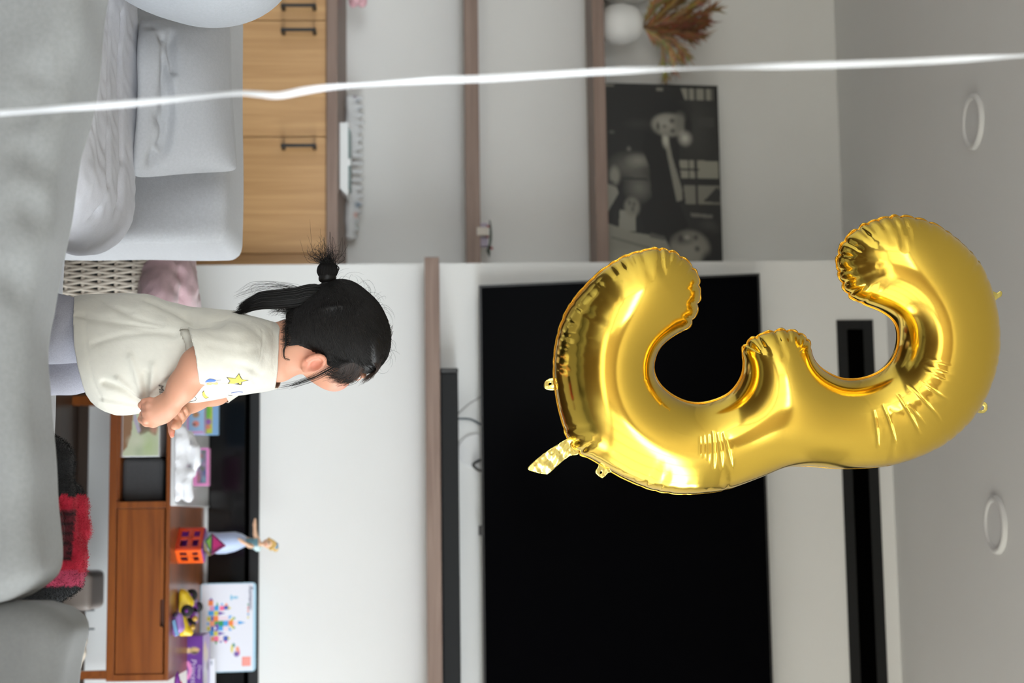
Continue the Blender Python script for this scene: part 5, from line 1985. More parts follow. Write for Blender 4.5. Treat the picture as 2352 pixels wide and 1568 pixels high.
for s in (-1, 1):
    if s < 0:
        S.cone(G(800, 572, -.078), G(812, 530, -.115), .044, .050, .024)
        # the open end: a tapering tube cut off along the sleeve hem
        ca, cb, ra_, rb_ = G(812, 530, -.115), G(824, 380, -.150), .0505, .0665
        sl3, X3, Y3, Z3 = S.block(np.minimum(ca, cb) - .09, np.maximum(ca, cb) + .09)
        ab3 = cb - ca
        t3 = np.clip(((X3 - ca[0]) * ab3[0] + (Y3 - ca[1]) * ab3[1] + (Z3 - ca[2]) * ab3[2]) / (ab3 @ ab3), 0, 1)
        d3 = np.sqrt((X3 - ca[0] - t3 * ab3[0]) ** 2 + (Y3 - ca[1] - t3 * ab3[1]) ** 2 + (Z3 - ca[2] - t3 * ab3[2]) ** 2) - (ra_ + (rb_ - ra_) * t3)
        dx3, dy3, dz3 = X3 - CAM[0], Y3 - CAM[1], Z3 - CAM[2]
        kk = F_PX / (dx3 * _F[0] + dy3 * _F[1] + dz3 * _F[2])
        u3 = 784 + (dx3 * _RD[0] + dy3 * _RD[1] + dz3 * _RD[2]) * kk
        v3_ = 1176 + (dx3 * _UD[0] + dy3 * _UD[1] + dz3 * _UD[2]) * kk
        hem3 = (HEM_V(u3, Y3) - v3_) * YG / F_PX
        dn3 = np.maximum(d3, hem3).astype(np.float32)
        kk3 = (.004 + .026 * np.clip((v3_ - 465) / 55, 0, 1)).astype(np.float32)
        o3 = S.d[sl3]
        hh3 = np.clip(.5 + .5 * (o3 - dn3) / kk3, 0, 1)
        S.d[sl3] = o3 * (1 - hh3) + dn3 * hh3 - kk3 * hh3 * (1 - hh3)
    else:
        S.cone(G(800, 575, .075), G(850, 520, .112), .052, .056, .018)
        S.cone(G(850, 520, .112), G(900, 470, .10), .056, .050, .012)
sv, sf = S.mesh()
sv = relax(sv, sf, 2)
n = vnormals(sv, sf)
Us, Vs = uv_of(sv)
near = sv[:, 1] < YG
sv0, U0s, V0s = sv.copy(), Us.copy(), Vs.copy()
# which vertices belong to the sleeves
ax_a, ax_b = G(812, 540, -.115), G(823, 400, -.142)


def axis_dist(v, a, b):
    ab = b - a
    t = np.clip(((v - a) @ ab) / (ab @ ab), 0, 1.2)
    return np.linalg.norm(v - a - t[:, None] * ab, axis=1), t


bodyd = np.abs((sv[:, 0] - (smooth_interp(sv[:, 2], pz, pl_) + smooth_interp(sv[:, 2], pz, pr2)) / 2) / ((smooth_interp(sv[:, 2], pz, pr2) - smooth_interp(sv[:, 2], pz, pl_)) / 2)) ** 2.3 + np.abs((sv[:, 1] - YG) / smooth_interp(sv[:, 2], pz, pb2)) ** 2.3
d1, t1 = axis_dist(sv, ax_a, ax_b)
sleeveR = (d1 < .080) & (bodyd > 1.04) & near & (Vs < 520)
axl_a, axl_b = G(850, 520, .112), G(900, 470, .10)
d2, t2 = axis_dist(sv, axl_a, axl_b)
sleeveL = (d2 < .066) & (bodyd > 1.10) & ~near
# gentle cloth waves and the photographed creases
sv = sv + n * (.0020 * wob(sv, 20, 111) + .0010 * wob(sv, 52, 112))[:, None] * (Vs < 625)[:, None]


def creases(lines, amp, sig, dy=-.12):
    global sv
    sv = fold_push(sv, n, [[G(u, v_, dyy(u, v_, dy)) for u, v_ in q] for q in lines], amp, sig)


TREE = None


def dyy(u, v_, dy):
    return dy


body_tree = BVHTree.FromPolygons([Vector(q) for q in sv], [tuple(map(int, q)) for q in sf])


def on_shirt(u, v_):
    d_ = ray(u, v_)
    d_ = d_ / np.linalg.norm(d_)
    h_ = body_tree.ray_cast(Vector(CAM), Vector(d_))
    return np.array(h_[0]) if h_[0] is not None else G(u, v_, -.12)


def crease(lines, amp, sig):
    global sv
    sv = fold_push(sv, n, [[on_shirt(u, v_) for u, v_ in q] for q in lines], amp, sig)


crease([[(735, 205), (742, 260), (756, 330), (760, 380), (762, 420)], [(790, 215), (778, 250), (768, 290), (764, 350), (770, 400)]], .0026, .006)
crease([[(920, 333), (895, 300), (870, 270)], [(918, 336), (890, 322), (850, 310), (820, 300)], [(920, 340), (900, 345), (870, 350), (840, 352)], [(935, 325), (930, 300), (925, 270), (920, 240)]], -.005, .006)
crease([[(916, 338), (890, 334), (860, 334)], [(924, 330), (905, 300), (890, 270), (880, 240)], [(905, 358), (880, 380), (870, 400)]], .008, .007)
crease([[(690, 345), (705, 380), (722, 420), (735, 455), (748, 500)], [(722, 425), (735, 440), (750, 450)]], .006, .013)
crease([[(700, 255), (720, 290), (735, 330), (745, 370)], [(690, 240), (705, 260), (716, 300)], [(720, 180), (726, 215), (730, 250)]], .0022, .006)
crease([[(765, 590), (775, 560), (772, 520), (764, 480)], [(800, 595), (806, 560), (800, 520), (790, 480)], [(850, 590), (840, 560), (835, 520)]], .0016, .009)
crease([[(757, 602), (775, 604), (800, 602), (830, 596), (850, 585)]], .0016, .0026)
crease([[(862, 600), (845, 570), (838, 545)], [(880, 590), (862, 560), (850, 540)], [(895, 560), (885, 530), (880, 500)]], .0022, .008)
crease([[(720, 560), (732, 520), (740, 480), (750, 440)]], .002, .003)
crease([[(724, 172), (732, 220), (742, 280), (750, 350), (756, 425)]], .0028, .003)       # side seam
hemline = [(686, 197), (740, 196), (793, 199), (850, 208), (885, 218), (912, 232), (935, 252)]
crease([hemline], .0016, .0025)


def clip_open(level, sel):
    """drop the faces of `sel` whose level < 0 and draw the rest of the rim onto level 0 (level per vertex, metres)"""
    return level


# hem
hem = [(660, 171), (686, 170), (740, 168), (793, 170), (841, 178), (885, 190), (905, 197), (922, 208), (935, 222), (945, 240), (951, 258), (958, 268), (975, 276)]
hx_ = np.array([G(u, v_)[0] for u, v_ in hem])
hz_ = np.array([G(u, v_)[2] for u, v_ in hem])
Uc, Vc = uv_of(sv)
dep = (sv[:, 1] / YG)
lev_n = (Vc - np.interp(Uc, [q[0] for q in hem], [q[1] for q in hem])) * sv[:, 1] / F_PX
lev_f = sv[:, 2] - np.interp(sv[:, 0], hx_, hz_)
lev = np.where(near, lev_n, lev_f)
keep = np.ones(len(sf), bool)
low = lev < 0
keep &= ~low[sf].all(1)
mv = low.copy()
sv[mv, 2] -= lev[mv]
# neck opening
neck = [(735, 646), (770, 641), (805, 640), (850, 638), (880, 634), (900, 630)]
nx_ = np.array([G(u, v_)[0] for u, v_ in neck])
nz_ = np.array([G(u, v_)[2] for u, v_ in neck])
lev_n = (np.interp(Uc, [q[0] for q in neck], [q[1] for q in neck]) - Vc) * sv[:, 1] / F_PX
lev = np.where(near, lev_n, np.interp(sv[:, 0], nx_, nz_) + .004 - sv[:, 2])
low = lev < 0
keep &= ~low[sf].all(1)
sv[low, 2] += lev[low]
# right sleeve opening: plane through the photographed near and far hem
lev = (V0s - HEM_V(U0s, sv0[:, 1])) * YG / F_PX
fn_ = np.cross(sv0[sf[:, 2]] - sv0[sf[:, 0]], sv0[sf[:, 3]] - sv0[sf[:, 1]])
fn_ /= np.linalg.norm(fn_, axis=1)[:, None] + 1e-12
cap_f = (np.abs(lev[sf]).max(1) < .0065) & (d1[sf] < .076).all(1) & (fn_[:, 2] < -.32) & (bodyd[sf].max(1) > 1.02)
keep &= ~cap_f
rim_v = np.intersect1d(np.unique(sf[cap_f]), np.unique(sf[keep]))
rim_v = rim_v[(bodyd[rim_v] > 1.035) & (np.abs(lev[rim_v]) < .008)]
sv[rim_v, 2] -= lev[rim_v]
# left sleeve opening
q0 = G(908, 500, .10)
axl = (axl_a - axl_b) / np.linalg.norm(axl_a - axl_b)
lev = (sv - (axl_a + (axl_b - axl_a) * .72)) @ axl
low = (lev < 0) & sleeveL
keep &= ~low[sf].all(1)
sv[low] -= lev[low][:, None] * axl
sf2 = sf[keep]
used = np.unique(sf2)
rm = np.full(len(sv), -1)
rm[used] = np.arange(len(used))
M_tee = mat('cream_cotton', (208, 204, 192), .9, bump=(34, .45, .006), mottle=.02, mscale=60, sheen=.1)
shirt = obj('t_shirt', sv[used], rm[sf2], M_tee, girl)
so = shirt.modifiers.new('thickness', 'SOLIDIFY')
so.thickness = .0016
so.offset = -1
S2 = Field(S.lo, S.lo + S.h * (S.n - 1), S.h)
S2.merge(tuple(slice(0, k) for k in S2.n), (dd + .0045).astype(np.float32)[:S2.n[0], :S2.n[1], :S2.n[2]], 0)
v2_, f2_ = S2.mesh()
v2_ = relax(v2_, f2_, 2)
dl_, _t = axis_dist(v2_, ax_a, ax_b)
_u2, _v2 = uv_of(v2_)
ok2 = (dl_ < .070) & (v2_[:, 1] < YG - .03) & (_v2 > 380) & (_v2 < 560)
f2_ = f2_[ok2[f2_].all(1)]
us2 = np.unique(f2_)
rm2 = np.full(len(v2_), -1)
rm2[us2] = np.arange(len(us2))
obj('side_cloth', v2_[us2], rm2[f2_], M_tee, shirt)
shirt_tree = BVHTree.FromPolygons([Vector(q) for q in sv], [tuple(map(int, q)) for q in sf2])


def stick(pts2, lift):
    """picture positions dropped on the shirt cloth"""
    out = []
    for u, v_ in pts2:
        d_ = ray(u, v_)
        d_ = d_ / np.linalg.norm(d_)
        h_ = shirt_tree.ray_cast(Vector(CAM), Vector(d_))
        q = np.array(h_[0]) if h_[0] is not None else G(u, v_, -.05)
        out.append(q - d_ * lift)
    return np.array(out)


def patch(name, poly, m, lift, parent, step=2.2):
    """a flat printed patch: outline in picture coordinates, cut finely and laid on the cloth"""
    pts = [Vector(p) for p in poly]
    xs, ys = [p[0] for p in poly], [p[1] for p in poly]
    gx, gy = np.meshgrid(np.arange(min(xs), max(xs), step), np.arange(min(ys), max(ys), step))
    ins_ = pip(gx, gy, poly)
    pts += [Vector((a, b)) for a, b in zip(gx[ins_], gy[ins_])]
    r_ = delaunay_2d_cdt(pts, [], [list(range(len(poly)))], 1, 1e-5)
    v2 = [(p.x, p.y) for p in r_[0]]
    return obj(name, stick(v2, lift), r_[2], m, parent, True)


def zc(x, y):    # detail crop of the chest -> picture (u, v)
    return 840 + y / 6.918, 280 + x / 6.918


M_py, M_pb, M_po, M_pk = mat('yellow_print', (240, 222, 92), .8), mat('blue_print', (84, 120, 204), .8), mat('orange_print', (240, 190, 104), .8), mat('dark_print', (58, 50, 54), .8)
star = [zc(*q) for q in ((1996, 230), (1900, 212), (1858, 132), (1802, 205), (1680, 188), (1725, 240), (1696, 278), (1790, 282), (1890, 297), (1905, 250))]
scn = np.mean(star, axis=0)
big = [tuple(scn + (np.array(p) - scn) * 1.13) for p in star]
patch('star_outline', big, M_pk, .0016, shirt)
patch('star_print', star, M_py, .0022, shirt)
bw = [zc(*q) for q in ((1320, 262), (1355, 225), (1400, 208), (1460, 215), (1500, 230), (1480, 248), (1420, 255))]
patch('butterfly_print', bw, M_pb, .0018, shirt)
bo = [zc(*q) for q in ((1336, 290), (1360, 275), (1410, 268), (1440, 272), (1480, 262), (1525, 268), (1526, 290), (1490, 296), (1440, 288), (1410, 302), (1360, 304))]
patch('wing_print', bo, M_po, .0018, shirt)
mo = [zc(*q) for q in ((1304, 402), (1282, 430), (1286, 470), (1310, 505), (1335, 515), (1375, 497), (1345, 484), (1320, 450))]
mcn = np.mean(mo, axis=0)
patch('moon_outline', [tuple(mcn + (np.array(p) - mcn) * 1.14) for p in mo], M_pk, .0014, shirt)
patch('moon_print', mo, M_py, .0020, shirt)


def stroke(name, pts, wdt, m, lift=.0016):
    pp = stick([tuple(q) for q in catmull(np.array(pts, float), 6)], lift)
    v_, f_ = tube_geo(pp, wdt, 4, True, .3)
    return obj(name, v_, f_, m, shirt, True)


stroke('cloud_outline', [zc(*q) for q in ((1115, 442), (1145, 475), (1175, 510), (1182, 530), (1160, 550), (1120, 560), (1060, 575), (1010, 580))], .0008, M_pk)
stroke('cloud_outline', [zc(*q) for q in ((1045, 535), (1040, 555), (1020, 565))], .0008, M_pk)
stroke('sketch_line', [zc(*q) for q in ((1735, 430), (1780, 420), (1850, 412), (1920, 416))], .0008, M_pb)
stroke('sketch_line', [zc(*q) for q in ((1690, 462), (1710, 472), (1755, 470))], .0006, M_pk)
stroke('antenna_print', [zc(*q) for q in ((1500, 232), (1540, 230), (1575, 226))], .0005, M_pk)
# lettering MILK down the front, outlined letters
tv2, tf2 = text_geo('MILK', 1.0, spacing=1.12, outline=.03)
wt_ = tv2[:, 0].max()
pl0, pl1 = np.array(zc(622, 305)), np.array(zc(655, 590))
exx = (pl1 - pl0) / wt_
eyy = np.array([.10, 1.0]) * 10.5 / .70
qs = [tuple(pl0 + exx * a + eyy * (b - .35)) for a, b in tv2[:, :2]]
obj('lettering', stick(qs, .0012), tf2, M_pk, shirt, False)

# ---- hair
HA = Field(G(560, 640, -.16) - .01, G(905, 905, .16) + .012, .0028)
HA.ell(H(-.006, 0, .014), (.0985, .083, .0905), 0, HM)
HA.cone(H(-.050, .0, .02), G(668, 757, -.035), .066, .013, .02)
HA.ell(G(690, 790, -.01), (.035, .05, .03), .03)
HA.ell(G(795, 862, -.01), (.045, .06, .024), .03)
HA.cone(G(740, 745, .0), G(762, 700, .0), .064, .056, .03)
HA.cone(G(762, 700, .0), G(772, 668, .0), .056, .0545, .02)
sl, X, Y, Z = HA.block(HA.lo, HA.lo + HA.h * HA.n)
lf_ = (X - HC[0]) * HX[0] + (Y - HC[1]) * HX[1] + (Z - HC[2]) * HX[2]
lu_ = (X - HC[0]) * HU[0] + (Y - HC[1]) * HU[1] + (Z - HC[2]) * HU[2]
lr_ = (X - HC[0]) * HR[0] + (Y - HC[1]) * HR[1] + (Z - HC[2]) * HR[2]
gface = (lf_ * .80 - lu_ * .60) - (.048 - .010 * np.clip(np.abs(lr_) / .08, 0, 1))
HA.d[sl] = np.maximum(HA.d[sl], gface.astype(np.float32))
HA.d[sl] = np.maximum(HA.d[sl], (G(0, 664)[2] + .25 * np.clip(X - G(735, 664)[0], 0, 1) - Z).astype(np.float32))
HA.d[sl] = np.maximum(HA.d[sl], np.minimum(X - G(800, 690)[0] - .35 * (Z - G(800, 690)[2]), G(0, 722)[2] - Z).astype(np.float32))
for s in (1, -1):
    HA.ell(H(-.004, .088 * s, -.056), (.030, .034, .036), .006, HM, cut=True)
HA.ell(G(836, 842, .0), (.020, .034, .020), .015)
hv, hf = HA.mesh()
hv = relax(hv, hf, 3)
hn = vnormals(hv, hf)
M_hair = mat('black_hair', (255, 255, 255), .48, spec=.32, vcol=True)
head_tree = BVHTree.FromPolygons([Vector(q) for q in hv], [tuple(map(int, q)) for q in hf])
hair_mb_v, hair_mb_f, hair_n = [hv], hf.tolist(), len(hv)
BUN = G(660, 755, -.042)


HBLACK, HBROWN = (15, 12, 11), (58, 43, 35)


def add_strand(pts, r0, store, taper=True, col=HBLACK):
    k = len(pts)
    rr = [r0 * (1 - .75 * (i / (k - 1)) ** 2 if taper else 1) for i in range(k)]
    v_, f_ = tube_geo(pts, rr, 3, False)
    store.append((np.array(v_), f_, np.tile(np.array(lin(col)) * RNG.uniform(.7, 1.5), (len(v_), 1))))


strands = []
# combed strands running over the scalp to the tie
cand = RNG.choice(len(hv), 9000)
for i in cand:
    p0 = hv[i]
    if (p0 - CAM)[1] > 3.27:
        continue
    tgt = BUN + RNG.normal(size=3) * .008
    if p0[2] < G(0, 668)[2]:
        continue
    pts = [p0]
    for k in range(1, 7):
        t = k / 6 * RNG.uniform(.75, 1.0)
        q = p0 * (1 - t) + tgt * t
        h_ = head_tree.find_nearest(Vector(q))
        if h_[0] is None:
            break
        pts.append(np.array(h_[0]) + np.array(h_[1]) * RNG.uniform(.0004, .0022))
    if len(pts) == 7:
        add_strand(np.array(pts), .0006, strands)
# fringe over the forehead and temple
for k in range(420):
    r0_ = RNG.uniform(-.05, .078)
    a = H(.045 + RNG.uniform(-.02, .015), r0_, .092 - .35 * r0_ ** 2 / .08 + RNG.uniform(-.02, .004))
    b = H(.100 - abs(r0_) * .35, r0_ * 1.02, .048)
    c = H(.118 - abs(r0_) * .42, r0_ * 1.0 + RNG.normal() * .006, .004 + RNG.uniform(-.012, .02))
    pts = catmull(np.array([a, b, c]), 5)
    out = []
    for q in pts:
        lq = HM.T @ (q - HC)
        e_ = math.sqrt((lq[0] + .004) ** 2 / .097 ** 2 + lq[1] ** 2 / .081 ** 2 + (lq[2] - .012) ** 2 / .089 ** 2)
        if e_ < 1:
            lq = np.array([(lq[0] + .004) / e_ - .004, lq[1] / e_, (lq[2] - .012) / e_ + .012])
        out.append(H(*(lq * (1 + RNG.uniform(0, .02)))))
    add_strand(np.array(out), .0005, strands, True, HBROWN)
# temple hair sweeping past the ear
for k in range(260):
    t = RNG.uniform(0, 1)
    a = H(.05 - .03 * t, .072 + .008 * t, .045 - .05 * t)
    b = H(.074 - .04 * t + RNG.normal() * .004, .075 + .006 * t, -.005 - .02 * t + RNG.normal() * .004)
    c = H(.066 - .05 * t + RNG.normal() * .006, .073 + .012 * t, -.036 - .004 * t + RNG.normal() * .008)
    add_strand(catmull(np.array([a, b, c]), 4), .00055, strands, True, HBROWN if RNG.random() < .5 else HBLACK)
# long side lock hanging across the cheek
for k in range(34):
    j = RNG.normal(size=2) * 5.0
    e_ = RNG.uniform(-30, 16)
    pts = catmull(np.array([G(826 + j[0], 800 + j[1], -.05), G(838 + j[0], 775 + j[1], -.055), G(864 + j[0], 726 + j[1], -.058), G(880 + j[0] * .8, 684 + j[1], -.06), G(888 + j[0] * .8, 664 + e_, -.06)]), 5)
    add_strand(pts, .00042, strands)
# wisps at the nape
for k in range(170):
    t = RNG.uniform(0, 1)
    u0 = 722 + 72 * t
    pts = catmull(np.array([G(u0, 684 + RNG.uniform(-8, 8), -.05 - .01 * t), G(u0 + RNG.uniform(-3, 3), 664, -.062), G(u0 + RNG.uniform(-2, 9), 648 + RNG.uniform(-7, 12), -.068)]), 4)
    add_strand(pts, .0006, strands)
for k in range(14):
    j = RNG.normal(size=2) * 2
    pts = catmull(np.array([G(738 + j[0], 668 + j[1], -.06), G(750 + j[0], 655 + j[1], -.07), G(785 + j[0], 655 + j[1], -.078), G(806 + j[0], 650 + j[1], -.08), G(822 + j[0], 652 + j[1], -.08), G(826 + j[0], 664 + j[1], -.078)]), 5)
    add_strand(pts, .00045, strands)
# hair between the two tails
for k in range(70):
    pts = catmull(np.array([G(722 + RNG.uniform(-14, 10), 672 + RNG.uniform(-6, 20), -.04), G(712 + RNG.uniform(-14, 8), 650, -.04), G(708 + RNG.uniform(-14, 18), 630 + RNG.uniform(-18, 10), -.04)]), 4)
    add_strand(pts, .00035, strands)
# flyaway hairs standing off the head
for k in range(150):
    i = RNG.integers(len(hv))
    p0 = hv[i]
    if p0[2] < G(0, 740)[2]:
        continue
    d_ = hn[i]
    tg = np.cross(d_, RNG.normal(size=3))
    tg /= np.linalg.norm(tg)
    L = RNG.uniform(.012, .034)
    pts = catmull(np.array([p0, p0 + d_ * L * .45 + tg * L * .4, p0 + d_ * L * .55 + tg * L * 1.0, p0 + d_ * L * .4 + tg * L * 1.5]), 4)
    add_strand(pts, .00022, strands)
allv, allf, cnt = [hv], hf.tolist(), len(hv)
allc = [np.tile(np.array(lin(HBLACK)), (len(hv), 1))]
for v_, f_, c_ in strands:
    allv.append(v_)
    allc.append(c_)
    allf += [[i + cnt for i in q] for q in f_]
    cnt += len(v_)
obj('hair', np.concatenate(allv), allf, M_hair, girl, cols=np.concatenate(allc))

# top knot with a spiky end
strands = []
mk = MB()
mk.tube(catmull([G(664, 755, -.04), G(650, 753, -.04), G(640, 752, -.04), G(626, 752, -.04), G(612, 753, -.04), G(606, 754, -.04)], 4), [.012, .0105, .0088, .0084, .0100, .0130, .0158, .0178, .0184, .0182, .0176, .0166, .018, .017, .0155, .014, .012, .010, .008, .006, .004][:21], 20)
mv_, mf_ = np.concatenate(mk.v), mk.f
for k in range(420):
    a = RNG.uniform(0, 6.28)
    rr = .0212 * math.sqrt(RNG.uniform(.55, 1.05))
    p0 = G(645, 752, -.04) + np.array([0, rr * .5 * math.cos(a), rr * .5 * math.sin(a)])
    p1 = G(626, 752, -.04) + np.array([0, rr * math.cos(a), rr * math.sin(a)])
    p2 = G(609, 753, -.04) + np.array([0, rr * .86 * math.cos(a), rr * .86 * math.sin(a)])
    vv_ = 750 + rr * math.sin(a) * 700
    if RNG.random() < .3:
        vv_ = RNG.normal(748, 17)
        p3 = G(600 - RNG.exponential(12), vv_, -.04 + RNG.normal() * .012)
        p4 = G(588 - RNG.exponential(16), vv_ + RNG.normal(-4, 14), -.04 + RNG.normal() * .02)
    else:
        p3 = G(603 - RNG.uniform(0, 4), 752 + (vv_ - 752) * .5, -.04 + rr * .4 * math.cos(a))
        p4 = G(598 - RNG.uniform(0, 8), 752 + (vv_ - 752) * .3 + RNG.normal() * 3, -.04 + rr * .2 * math.cos(a))
    add_strand(catmull(np.array([p0, p1, p2, p3, p4]), 4), .0006, strands)
allv, allf, cnt = [mv_], [list(q) for q in mf_], len(mv_)
allc = [np.tile(np.array(lin(HBLACK)), (len(mv_), 1))]
for v_, f_, c_ in strands:
    allv.append(v_)
    allc.append(c_)
    allf += [[i + cnt for i in q] for q in f_]
    cnt += len(v_)
obj('top_knot', np.concatenate(allv), allf, M_hair, girl, cols=np.concatenate(allc))
tie = MB().tube([G(652, 753, -.04) + np.array([0, 0.0112 * math.cos(a), .0112 * math.sin(a)]) for a in np.linspace(0, 2 * math.pi, 25)], .0026, 8, cap=False, closed=True)
tie.build('hair_tie', mat('black_elastic', (14, 14, 15), .7), girl, True)
# the long tail
strands = []
path = catmull([G(676, 738, -.05), G(676, 712, -.05), G(683, 680, -.05), G(687, 640, -.05), G(690, 600, -.05), G(700, 572, -.05), G(712, 556, -.05)], 5)
wdt = np.interp(np.linspace(0, 1, len(path)), [0, .15, .35, .6, .8, .92, 1], [.020, .020, .0195, .0180, .0150, .0095, .003])
v_, f_ = tube_geo(path, wdt * .62, 14)
base_v, base_f = np.array(v_), f_
m_ = len(path)
for k in range(900):
    a, rr = RNG.uniform(0, 6.28), math.sqrt(RNG.uniform(.35, 1.15))
    st_ = RNG.integers(0, 6)
    en = m_ - RNG.integers(0, 8)
    idx = np.arange(st_, en, 2)
    tail_bias = np.array([math.cos(a), math.sin(a)])
    pts = np.array([path[i] + np.array([math.cos(a) * wdt[i] * rr, math.sin(a) * wdt[i] * rr * .85, .002 * math.sin(i + a)]) for i in idx])
    tgv = pts[-1] - pts[-2]
    cl_ = RNG.uniform(.006, .02)
    pts = np.vstack([pts, pts[-1] + tgv / (np.linalg.norm(tgv) + 1e-9) * cl_ + np.array([RNG.uniform(-.002, .005), 0, -.003])])
    add_strand(catmull(pts, 2), .0006, strands)
for k in range(40):
    j = RNG.uniform(-14, 4)
    pts = catmull(np.array([path[4] + RNG.normal(size=3) * .006, G(666 + j, 660 + RNG.uniform(-20, 20), -.05), G(668 + j * 1.6, 610 + RNG.uniform(-30, 20), -.05), G(684 + j, 565 + RNG.uniform(-30, 20), -.05)]), 4)
    add_strand(pts, .00024, strands)
allv, allf, cnt = [base_v], [list(q) for q in base_f], len(base_v)
allc = [np.tile(np.array(lin(HBLACK)), (len(base_v), 1))]
for v_, f_, c_ in strands:
    allv.append(v_)
    allc.append(c_)
    allf += [[i + cnt for i in q] for q in f_]
    cnt += len(v_)
obj('ponytail', np.concatenate(allv), allf, M_hair, girl, cols=np.concatenate(allc))

# ------------------------------------------------------------------ gold number balloon
YB = 3.00
OUT = [(570, 1514), (575, 1479), (586, 1440), (604, 1406), (630, 1371), (660, 1341), (693, 1314), (727, 1295), (762, 1283), (801, 1275), (849, 1272), (896, 1276), (940, 1284), (975, 1294), (1003, 1303),
       (1036, 1326), (1055, 1362), (1083, 1406), (1105, 1449), (1124, 1501), (1132, 1553), (1132, 1596), (1126, 1649), (1114, 1692), (1089, 1757), (1073, 1793), (1068, 1823), (1069, 1862), (1074, 1923), (1073, 1983), (1068, 2035),
       (1056, 2083), (1039, 2126), (1015, 2170), (978, 2213), (932, 2248), (876, 2274), (820, 2289), (772, 2292), (729, 2289), (685, 2280), (638, 2265), (597, 2243), (568, 2217), (545, 2191), (521, 2157), (506, 2122), (498, 2087),
       (496, 2053), (503, 2018), (516, 1983), (534, 1957), (555, 1936), (581, 1925), (603, 1922), (633, 1927), (655, 1936), (677, 1947), (688, 1966), (701, 1992), (711, 2018), (727, 2044), (746, 2059), (772, 2064), (798, 2061),
       (824, 2051), (846, 2031), (861, 2005), (870, 1975), (871, 1940), (863, 1914), (848, 1888), (831, 1871), (811, 1862), (794, 1862), (776, 1853), (766, 1840), (758, 1814), (758, 1784), (766, 1754), (776, 1728), (787, 1713),
       (802, 1706), (824, 1708), (853, 1707), (879, 1696), (903, 1675), (918, 1644), (926, 1609), (922, 1575), (905, 1540), (881, 1514), (853, 1501), (827, 1502), (801, 1512), (784, 1527), (768, 1549), (753, 1577), (742, 1588),
       (723, 1596), (697, 1604), (667, 1607), (636, 1603), (612, 1590), (593, 1570), (579, 1549), (572, 1527)]
BO = P(815, 1780, YB)
TH = math.radians(12)
BX = np.array([math.cos(TH), math.sin(TH), 0])          # left edge a little nearer
BN = np.array([math.sin(TH), -math.cos(TH), 0])         # towards the camera
BZ = np.array([0, 0, 1.0])


def to_plane(u, v):
    d = ray(u, v)
    t = ((BO - CAM) @ BN) / (d @ BN)
    q = CAM + d * t - BO
    return np.array([q @ BX, q @ BZ])


def from_plane(p, h=0.0):
    return BO + p[0] * BX + p[1] * BZ + h * BN


raw = np.array([to_plane(*q) for q in OUT])
fine = catmull(raw, 14, True)
# pull the outline in slightly where the bulging front would overrun it, resample evenly
seg = np.linalg.norm(np.roll(fine, -1, 0) - fine, axis=1)
cum = np.concatenate([[0], np.cumsum(seg)])
LEN = cum[-1]
NB = int(LEN / .0042)
ss = np.linspace(0, LEN, NB, endpoint=False)
fc = np.vstack([fine, fine[:1]])
bd = np.stack([np.interp(ss, cum, fc[:, i]) for i in (0, 1)], 1)
for _ in range(6):
    bd = bd * .5 + (np.roll(bd, 1, 0) + np.roll(bd, -1, 0)) * .25
tg = np.roll(bd, -1, 0) - np.roll(bd, 1, 0)
tg /= np.linalg.norm(tg, axis=1)[:, None]
area = .5 * np.sum(bd[:, 0] * np.roll(bd[:, 1], -1) - np.roll(bd[:, 0], -1) * bd[:, 1])
inn = np.stack([-tg[:, 1], tg[:, 0]], 1) * (1 if area > 0 else -1)
curv = np.einsum('ij,ij->i', np.roll(tg, -4, 0) - np.roll(tg, 4, 0), inn) / (8 * .0042)     # >0 convex
for _ in range(30):
    curv = curv * .5 + (np.roll(curv, 1) + np.roll(curv, -1)) * .25
conv = np.clip((curv - 2.0) / 6.0, 0, 1)
# crimps: irregular radial creases on the convex edges
crm = np.zeros(NB)
crl = np.zeros(NB)
i = 0
ri = np.random.default_rng(5)
scal = np.zeros(NB)
while i < NB:
    if conv[i] > .05:
        L_ = ri.uniform(.022, .058)
        for k in range(-5, 6):
            j = (i + k) % NB
            g_ = math.exp(-(k * .0042 / .0042) ** 2)
            if g_ > crm[j]:
                crm[j], crl[j] = g_ * conv[i], L_
        i += int(ri.uniform(5, 10))
    else:
        i += 1
bd2 = bd + inn * (.0030 * crm)[:, None] - inn * (.0012 * conv * (1 - crm))[:, None]
pts = [bd2]
base_d = []
kd = bd


def near_dist(q):
    out_d, out_i = np.empty(len(q)), np.empty(len(q), int)
    for s0 in range(0, len(q), 2000):
        dd_ = ((q[s0:s0 + 2000, None, :] - kd[None]) ** 2).sum(2)
        out_i[s0:s0 + 2000] = dd_.argmin(1)
        out_d[s0:s0 + 2000] = np.sqrt(dd_.min(1))
    return out_d, out_i


for dist in (.0016, .0042, .0078, .0120, .0168, .0222, .0282):
    q = bd + inn * dist
    if dist > .02:
        q = q[::2]
    dq, _ = near_dist(q)
    pts.append(q[dq > dist * .86])
lo2, hi2 = bd.min(0), bd.max(0)
hx = .0075
gx, gy = np.meshgrid(np.arange(lo2[0], hi2[0], hx), np.arange(lo2[1], hi2[1], hx * .866))
gx = gx + (np.arange(gx.shape[0]) % 2)[:, None] * hx / 2
ins = pip(gx, gy, [tuple(p) for p in bd])
q = np.stack([gx[ins], gy[ins]], 1)
dq, _ = near_dist(q)
q = q[dq > .0325]
